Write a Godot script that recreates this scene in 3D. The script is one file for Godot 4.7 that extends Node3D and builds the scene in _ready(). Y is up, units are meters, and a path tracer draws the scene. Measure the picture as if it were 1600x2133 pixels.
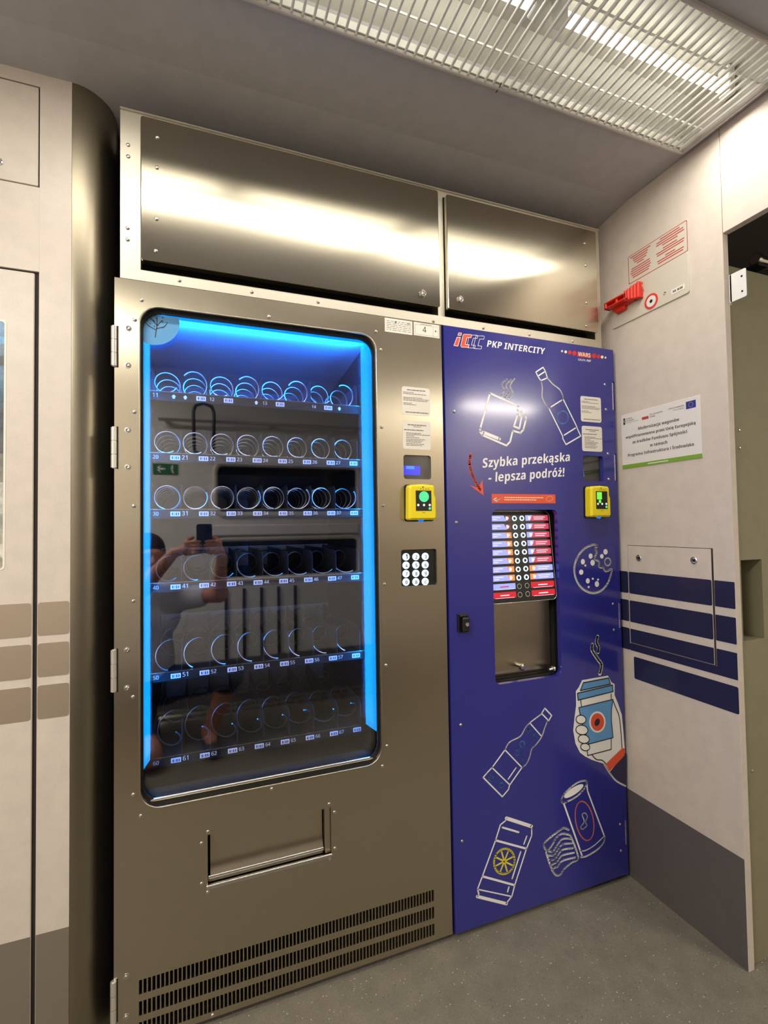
extends Node3D
# A snack machine and a hot drink machine built into the wall of a train vestibule. Metres, y up.
# Door plane of the machines is z = 0, the floor y = 0, the right wall x = WALL_X; the camera stands at EYE.

const EYE := Vector3(0.0, 1.203, 1.28)
const WALL_X := 1.354
const LEFT_Z := -0.038
const CEIL := 2.299
const FOCAL := 1003.66
const AX := Vector3(0.93432, -0.01535, 0.34830)
const AY := Vector3(0.00411, 0.99945, 0.03278)
const AZ := Vector3(-0.34861, -0.02936, 0.93387)

var M := {}
var rng := RandomNumberGenerator.new()
var taken := {}
var screw_mesh: Mesh
var washer_mesh: Mesh
var font_bold: SystemFont
var font_plain: SystemFont


func _ready() -> void:
	rng.seed = 7
	font_bold = SystemFont.new()
	font_bold.font_names = PackedStringArray(["Droid Sans"])
	font_bold.font_weight = 700
	font_plain = SystemFont.new()
	font_plain.font_names = PackedStringArray(["Droid Sans"])
	make_camera_and_world()
	make_materials()
	build_room()
	build_ceiling_lamp()
	build_right_wall_things()
	build_next_room()
	build_back_wall()
	build_overhead_cabinet()
	build_snack_machine()
	build_drink_machine()
	build_left_wall_things()
	build_person()


func make_camera_and_world() -> void:
	var cam := Camera3D.new()
	cam.name = "camera"
	cam.transform = Transform3D(Basis(AX, AY, AZ).orthonormalized(), EYE)
	cam.fov = rad_to_deg(2.0 * atan(1066.5 / FOCAL))
	cam.near = 0.004
	cam.far = 30.0
	add_child(cam)
	cam.current = true
	var env := Environment.new()
	env.background_mode = Environment.BG_COLOR
	env.background_color = Color(0, 0, 0)
	env.tonemap_mode = Environment.TONE_MAPPER_LINEAR
	env.tonemap_exposure = 1.3
	env.sdfgi_enabled = true
	env.ssao_enabled = true
	env.ssil_enabled = true
	var we := WorldEnvironment.new()
	we.name = "environment"
	we.environment = env
	add_child(we)


# ---------- pixels of the photograph to places on known planes ----------
func ray(px: float, py: float) -> Vector3:
	var b := Basis(AX, AY, AZ).orthonormalized()
	return b * Vector3((px - 800.0) / FOCAL, -(py - 1066.5) / FOCAL, -1.0)


func hit(px: float, py: float, at: Vector3, n: Vector3) -> Vector3:
	var d := ray(px, py)
	return EYE + d * ((at - EYE).dot(n) / d.dot(n))


func pf(px: float, py: float, z := 0.0) -> Vector3:
	return hit(px, py, Vector3(0, 0, z), Vector3(0, 0, 1))


func pr(px: float, py: float, x := WALL_X) -> Vector3:
	return hit(px, py, Vector3(x, 0, 0), Vector3(1, 0, 0))


func crop(off: Vector2, s: float, list: Array, z := 0.0) -> PackedVector3Array:
	var out := PackedVector3Array()
	for p in list:
		out.append(pf(off.x + p[0] / s, off.y + p[1] / s, z))
	return out


# ---------- mesh helpers ----------
func ST() -> SurfaceTool:
	var st := SurfaceTool.new()
	st.begin(Mesh.PRIMITIVE_TRIANGLES)
	return st


func uv_of(v: Vector3, n: Vector3) -> Vector2:
	var a := n.abs()
	if a.z >= a.x and a.z >= a.y:
		return Vector2(v.x, v.y)
	if a.x >= a.y:
		return Vector2(v.z, v.y)
	return Vector2(v.x, v.z)


func vert(st: SurfaceTool, v: Vector3, n: Vector3) -> void:
	st.set_normal(n)
	st.set_uv(uv_of(v, n))
	st.add_vertex(v)


func tri(st: SurfaceTool, a: Vector3, b: Vector3, c: Vector3, n: Vector3) -> void:
	if (b - a).cross(c - a).dot(n) > 0.0:
		var t := b
		b = c
		c = t
	vert(st, a, n)
	vert(st, b, n)
	vert(st, c, n)


func quad(st: SurfaceTool, a: Vector3, b: Vector3, c: Vector3, d: Vector3, n := Vector3.ZERO) -> void:
	if n == Vector3.ZERO:
		n = (b - a).cross(d - a).normalized()
	tri(st, a, b, c, n)
	tri(st, a, c, d, n)


func box(st: SurfaceTool, lo: Vector3, hi: Vector3, bev := 0.0) -> void:
	var c := (lo + hi) / 2.0
	var h := (hi - lo) / 2.0
	h = h.abs()
	var b: float = minf(bev, minf(h.x, minf(h.y, h.z)) * 0.95)
	var ax := [Vector3.RIGHT, Vector3.UP, Vector3.BACK]
	for i in 3:
		var u: Vector3 = ax[(i + 1) % 3]
		var v: Vector3 = ax[(i + 2) % 3]
		var hu: float = absf(h.dot(u)) - b
		var hv: float = absf(h.dot(v)) - b
		for s in [-1.0, 1.0]:
			var n: Vector3 = ax[i] * s
			var o: Vector3 = c + n * absf(h.dot(ax[i]))
			quad(st, o - u * hu - v * hv, o + u * hu - v * hv, o + u * hu + v * hv, o - u * hu + v * hv, n)
	if b > 0.0:
		for i in 3:
			var w: Vector3 = ax[i]
			var u: Vector3 = ax[(i + 1) % 3]
			var v: Vector3 = ax[(i + 2) % 3]
			var hw: float = absf(h.dot(w)) - b
			for su in [-1.0, 1.0]:
				for sv in [-1.0, 1.0]:
					var p: Vector3 = c + u * su * absf(h.dot(u)) + v * sv * (absf(h.dot(v)) - b)
					var q: Vector3 = c + u * su * (absf(h.dot(u)) - b) + v * sv * absf(h.dot(v))
					quad(st, p - w * hw, p + w * hw, q + w * hw, q - w * hw, (u * su + v * sv).normalized())
		for sx in [-1.0, 1.0]:
			for sy in [-1.0, 1.0]:
				for sz in [-1.0, 1.0]:
					var s := Vector3(sx, sy, sz)
					var e := h * s
					tri(st, c + e - Vector3(0, b * sy, b * sz), c + e - Vector3(b * sx, 0, b * sz), c + e - Vector3(b * sx, b * sy, 0), s.normalized())


func basis_along(d: Vector3) -> Basis:
	d = d.normalized()
	var u := d.cross(Vector3.UP if absf(d.y) < 0.9 else Vector3.RIGHT).normalized()
	return Basis(u, d, u.cross(d))


func cyl(st: SurfaceTool, a: Vector3, b: Vector3, r0: float, r1: float, n := 16, caps := true) -> void:
	var bs := basis_along(b - a)
	for i in n:
		var t0 := TAU * i / n
		var t1 := TAU * (i + 1) / n
		var e0 := bs.x * cos(t0) + bs.z * sin(t0)
		var e1 := bs.x * cos(t1) + bs.z * sin(t1)
		var flat := (e0 + e1).normalized()
		var p := [a + e0 * r0, a + e1 * r0, b + e1 * r1, b + e0 * r1]
		var nn := [e0, e1, e1, e0]
		var order := [0, 1, 2, 0, 2, 3]
		if (p[1] - p[0]).cross(p[2] - p[0]).dot(flat) > 0.0:
			order = [0, 2, 1, 0, 3, 2]
		for k in order:
			vert(st, p[k], nn[k])
		if caps:
			if r0 > 0.0:
				tri(st, a, a + e0 * r0, a + e1 * r0, -bs.y)
			if r1 > 0.0:
				tri(st, b, b + e0 * r1, b + e1 * r1, bs.y)


func lathe(st: SurfaceTool, at: Vector3, axis: Vector3, prof: Array, n := 20) -> void:
	# prof: [radius, height] pairs along axis
	var bs := basis_along(axis)
	for k in prof.size() - 1:
		var r0: float = prof[k][0]
		var r1: float = prof[k + 1][0]
		var h0: float = prof[k][1]
		var h1: float = prof[k + 1][1]
		for i in n:
			var t0 := TAU * i / n
			var t1 := TAU * (i + 1) / n
			var e0 := bs.x * cos(t0) + bs.z * sin(t0)
			var e1 := bs.x * cos(t1) + bs.z * sin(t1)
			var n0 := (e0 * (h1 - h0) + bs.y * (r0 - r1)).normalized()
			var n1 := (e1 * (h1 - h0) + bs.y * (r0 - r1)).normalized()
			var p := [at + bs.y * h0 + e0 * r0, at + bs.y * h0 + e1 * r0, at + bs.y * h1 + e1 * r1, at + bs.y * h1 + e0 * r1]
			var nn := [n0, n1, n1, n0]
			for tr in [[0, 1, 2], [0, 2, 3]]:
				var c: Vector3 = (p[tr[1]] - p[tr[0]]).cross(p[tr[2]] - p[tr[0]])
				if c.length_squared() < 1e-20:
					continue
				var order: Array = tr if c.dot(n0 + n1) < 0.0 else [tr[0], tr[2], tr[1]]
				for q in order:
					vert(st, p[q], nn[q])


func tube(st: SurfaceTool, pts: PackedVector3Array, r: float, n := 8, caps := true) -> void:
	var m := pts.size()
	var up := Vector3.ZERO
	var rings := []
	for i in m:
		var d := (pts[mini(i + 1, m - 1)] - pts[maxi(i - 1, 0)]).normalized()
		if up == Vector3.ZERO:
			up = basis_along(d).x
		up = (up - d * up.dot(d)).normalized()
		var w := d.cross(up)
		var ring := []
		for j in n:
			var t := TAU * j / n
			ring.append(up * cos(t) + w * sin(t))
		rings.append(ring)
	for i in m - 1:
		for j in n:
			var j2 := (j + 1) % n
			var p := [pts[i] + rings[i][j] * r, pts[i] + rings[i][j2] * r, pts[i + 1] + rings[i + 1][j2] * r, pts[i + 1] + rings[i + 1][j] * r]
			var nn := [rings[i][j], rings[i][j2], rings[i + 1][j2], rings[i + 1][j]]
			var order := [0, 1, 2, 0, 2, 3]
			if (p[1] - p[0]).cross(p[2] - p[0]).dot(nn[0] + nn[1]) > 0.0:
				order = [0, 2, 1, 0, 3, 2]
			for k in order:
				vert(st, p[k], nn[k])
	if caps:
		for e in [0, m - 1]:
			var d := (pts[1] - pts[0]).normalized() * -1.0 if e == 0 else (pts[m - 1] - pts[m - 2]).normalized()
			for j in n:
				tri(st, pts[e], pts[e] + rings[e][j] * r, pts[e] + rings[e][(j + 1) % n] * r, d)


func rounded(x0: float, y0: float, x1: float, y1: float, r: float, seg := 6) -> PackedVector2Array:
	# counter-clockwise outline
	var out := PackedVector2Array()
	var cs := [[x1 - r, y1 - r, 0.0], [x0 + r, y1 - r, 0.25], [x0 + r, y0 + r, 0.5], [x1 - r, y0 + r, 0.75]]
	for c in cs:
		for i in seg + 1:
			var t: float = TAU * (c[2] + 0.25 * i / seg)
			out.append(Vector2(c[0] + r * cos(t), c[1] + r * sin(t)))
	return out


# a plate with that outline, from depth back to depth front along n; o, u, v span its plane
func plate(st: SurfaceTool, poly: PackedVector2Array, o: Vector3, u: Vector3, v: Vector3, back: float, front: float, bev := 0.0) -> void:
	var n := u.cross(v).normalized()
	var idx := Geometry2D.triangulate_polygon(poly)
	var m := poly.size()
	var face := poly
	if bev > 0.0:
		var smaller := Geometry2D.offset_polygon(poly, -bev, Geometry2D.JOIN_MITER)
		if smaller.size() == 1 and smaller[0].size() == m:
			pass
		var c := Vector2.ZERO
		for p in poly:
			c += p / m
		face = PackedVector2Array()
		for i in m:
			var e0 := (poly[i] - poly[(i + m - 1) % m]).normalized()
			var e1 := (poly[(i + 1) % m] - poly[i]).normalized()
			var nn := Vector2(-(e0 + e1).y, (e0 + e1).x).normalized()
			if nn.dot(c - poly[i]) < 0.0:
				nn = -nn
			face.append(poly[i] + nn * bev)
		idx = Geometry2D.triangulate_polygon(face)
	for i in range(0, idx.size(), 3):
		var a := face[idx[i]]
		var b := face[idx[i + 1]]
		var c2 := face[idx[i + 2]]
		tri(st, o + u * a.x + v * a.y + n * front, o + u * b.x + v * b.y + n * front, o + u * c2.x + v * c2.y + n * front, n)
	var ctr := Vector2.ZERO
	for p in poly:
		ctr += p / m
	for i in m:
		var a := poly[i]
		var b := poly[(i + 1) % m]
		if a.distance_to(b) < 1e-6:
			continue
		var out2 := Vector2((b - a).y, -(b - a).x).normalized()
		if Geometry2D.is_polygon_clockwise(poly):
			out2 = -out2
		var side := u * out2.x + v * out2.y
		var top := front - bev
		quad(st, o + u * a.x + v * a.y + n * back, o + u * b.x + v * b.y + n * back, o + u * b.x + v * b.y + n * top, o + u * a.x + v * a.y + n * top, side)
		if bev > 0.0:
			var fa := face[i]
			var fb := face[(i + 1) % m]
			quad(st, o + u * a.x + v * a.y + n * top, o + u * b.x + v * b.y + n * top, o + u * fb.x + v * fb.y + n * front, o + u * fa.x + v * fa.y + n * front, (side + n).normalized())


# a flat sheet in the plane z with rectangular, optionally rounded, holes: [x0, y0, x1, y1, r]
func sheet(st: SurfaceTool, x0: float, y0: float, x1: float, y1: float, zf: float, zb: float, holes: Array) -> void:
	var xs := [x0, x1]
	var ys := [y0, y1]
	for h in holes:
		xs.append_array([h[0], h[2]])
		ys.append_array([h[1], h[3]])
	xs.sort()
	ys.sort()
	var N := Vector3(0, 0, 1)
	for j in ys.size() - 1:
		if ys[j + 1] - ys[j] < 1e-6:
			continue
		var cy: float = (ys[j] + ys[j + 1]) / 2.0
		var here := []
		for h in holes:
			if cy > h[1] and cy < h[3]:
				here.append(h)
		var start: float = x0
		here.sort_custom(func(a, b): return a[0] < b[0])
		for h in here:
			if h[0] - start > 1e-6:
				quad(st, Vector3(start, ys[j], zf), Vector3(h[0], ys[j], zf), Vector3(h[0], ys[j + 1], zf), Vector3(start, ys[j + 1], zf), N)
			start = maxf(start, h[2])
		if x1 - start > 1e-6:
			quad(st, Vector3(start, ys[j], zf), Vector3(x1, ys[j], zf), Vector3(x1, ys[j + 1], zf), Vector3(start, ys[j + 1], zf), N)
	for h in holes:
		var r: float = h[4]
		var ring := rounded(h[0], h[1], h[2], h[3], maxf(r, 1e-5), 8 if r > 0.0 else 1)
		var c := Vector2((h[0] + h[2]) / 2.0, (h[1] + h[3]) / 2.0)
		for i in ring.size():
			var a := ring[i]
			var b := ring[(i + 1) % ring.size()]
			if a.distance_to(b) < 2e-5:
				continue
			var nn := Vector2(-(b - a).y, (b - a).x).normalized()
			if nn.dot(c - a) < 0.0:
				nn = -nn
			quad(st, Vector3(a.x, a.y, zf), Vector3(b.x, b.y, zf), Vector3(b.x, b.y, zb), Vector3(a.x, a.y, zb), Vector3(nn.x, nn.y, 0))
		if r > 0.0:
			for q in 4:
				var corner := Vector3(h[2] if q == 0 or q == 3 else h[0], h[3] if q < 2 else h[1], zf)
				for i in 8:
					var a := ring[q * 9 + i]
					var b := ring[q * 9 + i + 1]
					tri(st, corner, Vector3(a.x, a.y, zf), Vector3(b.x, b.y, zf), N)
	quad(st, Vector3(x0, y0, zf), Vector3(x0, y1, zf), Vector3(x0, y1, zb), Vector3(x0, y0, zb), Vector3(-1, 0, 0))
	quad(st, Vector3(x1, y0, zf), Vector3(x1, y1, zf), Vector3(x1, y1, zb), Vector3(x1, y0, zb), Vector3(1, 0, 0))
	quad(st, Vector3(x0, y1, zf), Vector3(x1, y1, zf), Vector3(x1, y1, zb), Vector3(x0, y1, zb), Vector3(0, 1, 0))
	quad(st, Vector3(x0, y0, zf), Vector3(x1, y0, zf), Vector3(x1, y0, zb), Vector3(x0, y0, zb), Vector3(0, -1, 0))


# printed line on a surface: pts lie on the surface, n is its normal, lift keeps layers apart
func stroke(st: SurfaceTool, pts: PackedVector3Array, w: float, n: Vector3, lift: float, closed := false) -> void:
	var m := pts.size()
	for i in m:
		var p := pts[i] + n * lift
		if i < m - 1 or closed:
			var q := pts[(i + 1) % m] + n * lift
			if p.distance_to(q) > 1e-6:
				var s := (q - p).cross(n).normalized() * w / 2.0
				quad(st, p - s, q - s, q + s, p + s, n)
		var u := basis_along(n)
		for k in 8:
			var t0 := TAU * k / 8.0
			var t1 := TAU * (k + 1) / 8.0
			tri(st, p, p + (u.x * cos(t0) + u.z * sin(t0)) * w / 2.0, p + (u.x * cos(t1) + u.z * sin(t1)) * w / 2.0, n)


func fill(st: SurfaceTool, pts: PackedVector3Array, n: Vector3, lift: float) -> void:
	var b := basis_along(n)
	var flat := PackedVector2Array()
	for p in pts:
		flat.append(Vector2(p.dot(b.x), p.dot(b.z)))
	var idx := Geometry2D.triangulate_polygon(flat)
	for i in range(0, idx.size(), 3):
		tri(st, pts[idx[i]] + n * lift, pts[idx[i + 1]] + n * lift, pts[idx[i + 2]] + n * lift, n)


func smooth(pts: PackedVector3Array, closed := false, per := 6) -> PackedVector3Array:
	var out := PackedVector3Array()
	var m := pts.size()
	for i in (m if closed else m - 1):
		var p0 := pts[(i + m - 1) % m] if closed or i > 0 else pts[i]
		var p1 := pts[i]
		var p2 := pts[(i + 1) % m]
		var p3 := pts[(i + 2) % m] if closed or i + 2 < m else p2
		for k in per:
			var t := float(k) / per
			out.append(0.5 * (2.0 * p1 + (p2 - p0) * t + (2.0 * p0 - 5.0 * p1 + 4.0 * p2 - p3) * t * t + (3.0 * p1 - p0 - 3.0 * p2 + p3) * t * t * t))
	if not closed:
		out.append(pts[m - 1])
	return out


func ellipse(off: Vector2, s: float, cx: float, cy: float, rx: float, ry: float, rot := 0.0, n := 28, z := 0.0) -> PackedVector3Array:
	var list := []
	for i in n:
		var t := TAU * i / n
		var p := Vector2(rx * cos(t), ry * sin(t)).rotated(deg_to_rad(rot))
		list.append([cx + p.x, cy + p.y])
	return crop(off, s, list, z)


# lettering from a (baseline start) to b (baseline end) on a surface with normal n
func lettering(st: SurfaceTool, text: String, a: Vector3, b: Vector3, n: Vector3, lift: float, bold := true, slant := 0.0, tall := 1.0) -> void:
	var tm := TextMesh.new()
	tm.font = font_bold if bold else font_plain
	tm.font_size = 64
	tm.pixel_size = 0.01
	tm.depth = 0.0
	tm.curve_step = 1.5
	tm.horizontal_alignment = HORIZONTAL_ALIGNMENT_LEFT
	tm.text = "x"
	var base := tm.get_aabb().position.y
	tm.text = text
	var arr := tm.get_mesh_arrays()
	var vs: PackedVector3Array = arr[Mesh.ARRAY_VERTEX]
	if vs.is_empty():
		return
	var ns: PackedVector3Array = arr[Mesh.ARRAY_NORMAL]
	var idx: PackedInt32Array = arr[Mesh.ARRAY_INDEX] if arr[Mesh.ARRAY_INDEX] != null else PackedInt32Array(range(vs.size()))
	var lo := 1e9
	var hi := -1e9
	for v in vs:
		lo = minf(lo, v.x)
		hi = maxf(hi, v.x)
	var u := (b - a).normalized()
	var up := n.cross(u).normalized()
	var s := a.distance_to(b) / maxf(hi - lo, 1e-6)
	for i in range(0, idx.size(), 3):
		if ns[idx[i]].z < 0.5:
			continue
		var p := []
		for k in 3:
			var v := vs[idx[i + k]]
			var y := (v.y - base) * s * tall
			p.append(a + u * ((v.x - lo) * s + y * slant) + up * y + n * lift)
		tri(st, p[0], p[1], p[2], n)


# ---------- scene tree helpers ----------
func numbered(called: String) -> String:
	if not taken.has(called):
		taken[called] = 0
		return called
	taken[called] += 1
	return "%s_%03d" % [called, taken[called]]


func where(node: Node) -> Vector3:
	var p := Vector3.ZERO
	var k := node
	while k is Node3D and k != self:
		p += k.position
		k = k.get_parent()
	return p


func thing(called: String, at: Vector3, label: String, category: String, group := "") -> Node3D:
	var o := Node3D.new()
	o.name = numbered(called)
	add_child(o)
	o.position = at
	o.set_meta("label", label)
	o.set_meta("category", category)
	if group:
		o.set_meta("group", group)
	return o


# shape in world coordinates, committed under parent
func obj(called: String, st, m: Material, parent: Node = null, label := "") -> MeshInstance3D:
	var o := MeshInstance3D.new()
	o.mesh = st.commit() if st is SurfaceTool else st
	o.material_override = null
	if parent == null or parent == self:
		o.name = numbered(called)
		add_child(o)
	else:
		o.name = called
		parent.add_child(o, true)
		o.position = -where(parent)
	for i in o.mesh.get_surface_count():
		if o.mesh.surface_get_material(i) == null:
			o.set_surface_override_material(i, m)
	if label:
		o.set_meta("label", label)
	return o


# a shared mesh set down at a place in the world
func put(called: String, mesh: Mesh, m: Material, parent: Node, at: Vector3, b := Basis.IDENTITY) -> MeshInstance3D:
	var o := MeshInstance3D.new()
	o.mesh = mesh
	o.name = called
	parent.add_child(o, true)
	o.transform = Transform3D(b, at - where(parent))
	if m:
		for i in mesh.get_surface_count():
			o.set_surface_override_material(i, m)
	return o


func tag(o: Node, label: String, category := "", group := "") -> void:
	o.set_meta("label", label)
	if category:
		o.set_meta("category", category)
	if group:
		o.set_meta("group", group)


func struct(called: String, st, m: Material, label: String) -> MeshInstance3D:
	var o := obj(called, st, m)
	o.set_meta("kind", "structure")
	o.set_meta("label", label)
	return o


func two(a: SurfaceTool, ma: Material, b: SurfaceTool, mb: Material, c: SurfaceTool = null, mc: Material = null) -> ArrayMesh:
	var mesh := a.commit()
	mesh.surface_set_material(0, ma)
	b.commit(mesh)
	mesh.surface_set_material(1, mb)
	if c:
		c.commit(mesh)
		mesh.surface_set_material(2, mc)
	return mesh


func area_light(called: String, at: Vector3, towards: Vector3, along: Vector3, size: Vector2, color: Color, energy: float) -> void:
	var l := AreaLight3D.new()
	l.name = called
	add_child(l, true)
	var z := -towards.normalized()
	var x := along.normalized()
	l.transform = Transform3D(Basis(x, z.cross(x), z), at)
	l.area_size = size
	l.light_color = color
	l.light_energy = energy
	l.area_range = 12.0
	l.shadow_enabled = true


# ---------- materials ----------
func mat(called: String, c: Color, rough := 0.6, metal := 0.0, spec := 0.5) -> StandardMaterial3D:
	var m := StandardMaterial3D.new()
	m.resource_name = called
	m.albedo_color = c
	m.roughness = rough
	m.metallic = metal
	m.metallic_specular = spec
	M[called] = m
	return m


func glow(called: String, c: Color, e: float, base := Color(0.1, 0.1, 0.1)) -> StandardMaterial3D:
	var m := mat(called, base, 0.4)
	m.emission_enabled = true
	m.emission = c
	m.emission_energy_multiplier = e
	return m


func noise_image(size: int, f: Callable) -> ImageTexture:
	var im := Image.create(size, size, false, Image.FORMAT_RGB8)
	for y in size:
		for x in size:
			im.set_pixel(x, y, f.call(x, y))
	return ImageTexture.create_from_image(im)


func triplanar(m: StandardMaterial3D, scale: float) -> void:
	m.uv1_triplanar = true
	m.uv1_world_triplanar = true
	m.uv1_scale = Vector3(scale, scale, scale)


func c8(r: int, g: int, b: int) -> Color:
	return Color8(r, g, b)


func make_materials() -> void:
	var fine := FastNoiseLite.new()
	fine.seed = 3
	fine.frequency = 0.02
	var grain := FastNoiseLite.new()
	grain.seed = 11
	grain.noise_type = FastNoiseLite.TYPE_VALUE
	grain.frequency = 0.35
	# brushed sheet steel: streaks along the sheet, faint cloudy handling marks
	var brushed := noise_image(512, func(x, y):
		var v: float = 0.90 + 0.035 * grain.get_noise_2d(x * 0.02, y * 3.0) + 0.05 * fine.get_noise_2d(x * 0.25, y * 0.25)
		return Color(v, v, v))
	var steel := mat("brushed_steel", c8(186, 178, 160), 0.19, 1.0)
	steel.anisotropy_enabled = true
	steel.anisotropy = 0.9
	var door_steel := mat("door_steel", c8(192, 182, 160), 0.36, 1.0)
	door_steel.roughness_texture = brushed
	door_steel.uv1_scale = Vector3(1.3, 1.3, 1)
	door_steel.anisotropy_enabled = true
	door_steel.anisotropy = 0.85
	var post := mat("post_steel", c8(150, 141, 122), 0.40, 1.0)
	post.roughness_texture = brushed
	post.uv1_scale = Vector3(2.0, 2.0, 1)
	mat("frame_steel", c8(206, 200, 184), 0.5, 1.0)
	mat("bright_steel", c8(214, 210, 202), 0.22, 1.0)
	mat("wire", c8(236, 240, 244), 0.34, 1.0)
	mat("hinge_steel", c8(226, 222, 212), 0.35, 0.75)
	mat("screw", c8(200, 196, 188), 0.28, 1.0)
	# floor: grey vinyl with light and dark chips
	var chips := RandomNumberGenerator.new()
	chips.seed = 21
	var floor_img := Image.create(1024, 1024, false, Image.FORMAT_RGB8)
	for y in 1024:
		for x in 1024:
			var v: float = 0.450 + 0.035 * fine.get_noise_2d(x * 0.6, y * 0.6) + chips.randf_range(-0.05, 0.05)
			floor_img.set_pixel(x, y, Color(v * 1.04, v * 0.99, v * 0.88))
	for i in 1500:
		var p := Vector2i(chips.randi_range(0, 1020), chips.randi_range(0, 1020))
		var v := chips.randf_range(0.56, 0.84) if i % 4 else 0.28
		floor_img.fill_rect(Rect2i(p, Vector2i(2, 2) if i % 3 else Vector2i(3, 2)), Color(v, v * 0.98, v * 0.92))
	var fl := mat("floor_vinyl", Color.WHITE, 0.5)
	fl.albedo_texture = ImageTexture.create_from_image(floor_img)
	triplanar(fl, 0.9)
	# wall laminate with a faint mottle
	var mottle := noise_image(256, func(x, y):
		var v: float = 0.985 + 0.03 * fine.get_noise_2d(x * 1.5, y * 1.5) + rng.randf_range(-0.012, 0.012)
		return Color(v, v, v))
	for d in [["wall_laminate", c8(214, 203, 191), 0.38], ["wall_dark", c8(98, 92, 90), 0.42], ["ceiling_paint", c8(180, 178, 179), 0.7], ["olive_paint", c8(140, 135, 108), 0.6], ["back_wall", c8(222, 219, 214), 0.45]]:
		var w := mat(d[0], d[1], d[2])
		w.albedo_texture = mottle
		triplanar(w, 2.0)
	mat("left_dark", c8(122, 113, 100), 0.45)
	mat("taupe_film", c8(178, 162, 142), 0.3, 0.5)
	mat("navy_film", c8(40, 42, 74), 0.2)
	mat("groove", c8(46, 38, 36), 0.8)
	mat("black_plastic", c8(18, 18, 19), 0.35)
	mat("black_matt", c8(10, 10, 10), 0.8)
	mat("rubber", c8(14, 14, 15), 0.55)
	mat("dark_liner", c8(26, 27, 31), 0.45)
	mat("pale_liner", c8(205, 212, 222), 0.5)
	mat("tray_metal", c8(62, 64, 70), 0.4, 0.5)
	mat("rail_plastic", c8(16, 16, 19), 0.42)
	mat("rear_panel", c8(196, 198, 200), 0.35, 0.3)
	var blue := mat("blue_film", c8(42, 44, 140), 0.24)
	blue.clearcoat_enabled = true
	blue.clearcoat = 0.5
	blue.clearcoat_roughness = 0.12
	mat("navy_ink", c8(28, 28, 72), 0.3)
	mat("white_ink", c8(244, 243, 238), 0.35)
	mat("black_ink", c8(24, 24, 40), 0.35)
	mat("sky_ink", c8(96, 160, 214), 0.35)
	mat("ring_ink", c8(98, 150, 218), 0.35)
	mat("orange_ink", c8(236, 84, 48), 0.35)
	mat("salmon_ink", c8(228, 120, 96), 0.35)
	mat("yellow_ink", c8(236, 220, 64), 0.35)
	mat("red_ink", c8(214, 44, 40), 0.35)
	mat("cream_ink", c8(250, 226, 196), 0.35)
	mat("grey_ink", c8(120, 118, 116), 0.6)
	mat("text_ink", c8(56, 54, 58), 0.6)
	mat("red_print", c8(186, 58, 52), 0.6)
	mat("green_print", c8(122, 168, 46), 0.5)
	mat("flag_blue", c8(40, 48, 140), 0.5)
	mat("sticker", c8(236, 230, 218), 0.5)
	mat("sign_white", c8(228, 224, 220), 0.4)
	mat("label_grey", c8(206, 200, 186), 0.5)
	mat("white_paint", c8(228, 226, 224), 0.4)
	mat("red_plastic", c8(222, 48, 30), 0.35)
	mat("yellow_plastic", c8(246, 224, 20), 0.4)
	mat("skin", c8(196, 138, 112), 0.55)
	mat("hair", c8(52, 36, 28), 0.7)
	mat("shirt", c8(226, 228, 232), 0.8)
	mat("shorts", c8(26, 26, 30), 0.85)
	mat("shoe", c8(60, 58, 58), 0.7)
	mat("phone", c8(30, 30, 34), 0.3)
	mat("green_sign", c8(22, 110, 72), 0.4)
	mat("night_glass", c8(8, 9, 12), 0.08)
	var g := StandardMaterial3D.new()
	g.resource_name = "pane"
	g.albedo_color = Color(0.05, 0.05, 0.05, 0.005)
	g.transparency = BaseMaterial3D.TRANSPARENCY_ALPHA
	g.roughness = 0.02
	g.metallic_specular = 0.5
	M["pane"] = g
	glow("tube_glow", Color(1.0, 0.985, 0.93), 6.0, Color.WHITE)
	glow("far_lamp_glow", Color(1.0, 0.97, 0.92), 14.0, Color.WHITE)
	glow("fill_glow", Color(1.0, 0.985, 0.93), 3.0, Color.WHITE)
	glow("led_blue", Color(0.0, 0.60, 1.0), 1.0, c8(30, 60, 90))
	glow("lcd_blue", Color(0.02, 0.10, 0.95), 1.0, c8(10, 12, 60))
	glow("lcd_pale", Color(0.12, 0.50, 1.0), 1.0, c8(40, 80, 120))
	glow("key_glow", Color(0.80, 0.95, 1.0), 1.1, Color(0.8, 0.8, 0.8))
	glow("screen_green", Color(0.30, 0.85, 0.55), 1.0)
	glow("screen_lime", Color(0.45, 0.95, 0.30), 1.0)
	glow("screen_white", Color(0.9, 0.95, 0.9), 1.0)
	glow("chip_blue", Color(0.0, 0.45, 0.9), 0.9)
	glow("menu_lavender", Color(0.62, 0.66, 1.0), 0.85, Color(0.3, 0.3, 0.3))
	glow("menu_pink", Color(0.85, 0.28, 0.38), 0.75, Color(0.2, 0.1, 0.1))
	glow("menu_red", Color(0.85, 0.08, 0.16), 0.8, Color(0.2, 0.05, 0.05))
	glow("menu_brown", Color(0.55, 0.20, 0.12), 0.6, Color(0.1, 0.05, 0.05))
	glow("menu_amber", Color(1.0, 0.55, 0.25), 0.9, Color(0.2, 0.1, 0.05))
	glow("menu_white", Color(0.95, 0.88, 0.95), 0.95, Color(0.3, 0.3, 0.3))
	glow("menu_ink", Color(0.22, 0.24, 0.50), 0.7, Color(0.05, 0.05, 0.1))
	var lv := mat("louvre", c8(226, 224, 216), 0.45)
	lv.backlight_enabled = true
	lv.backlight = Color(0.15, 0.15, 0.14)
	mat("reflector", c8(168, 164, 153), 0.35)
	mat("lamp_rim", c8(190, 184, 176), 0.5)
	var s := ST()
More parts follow.
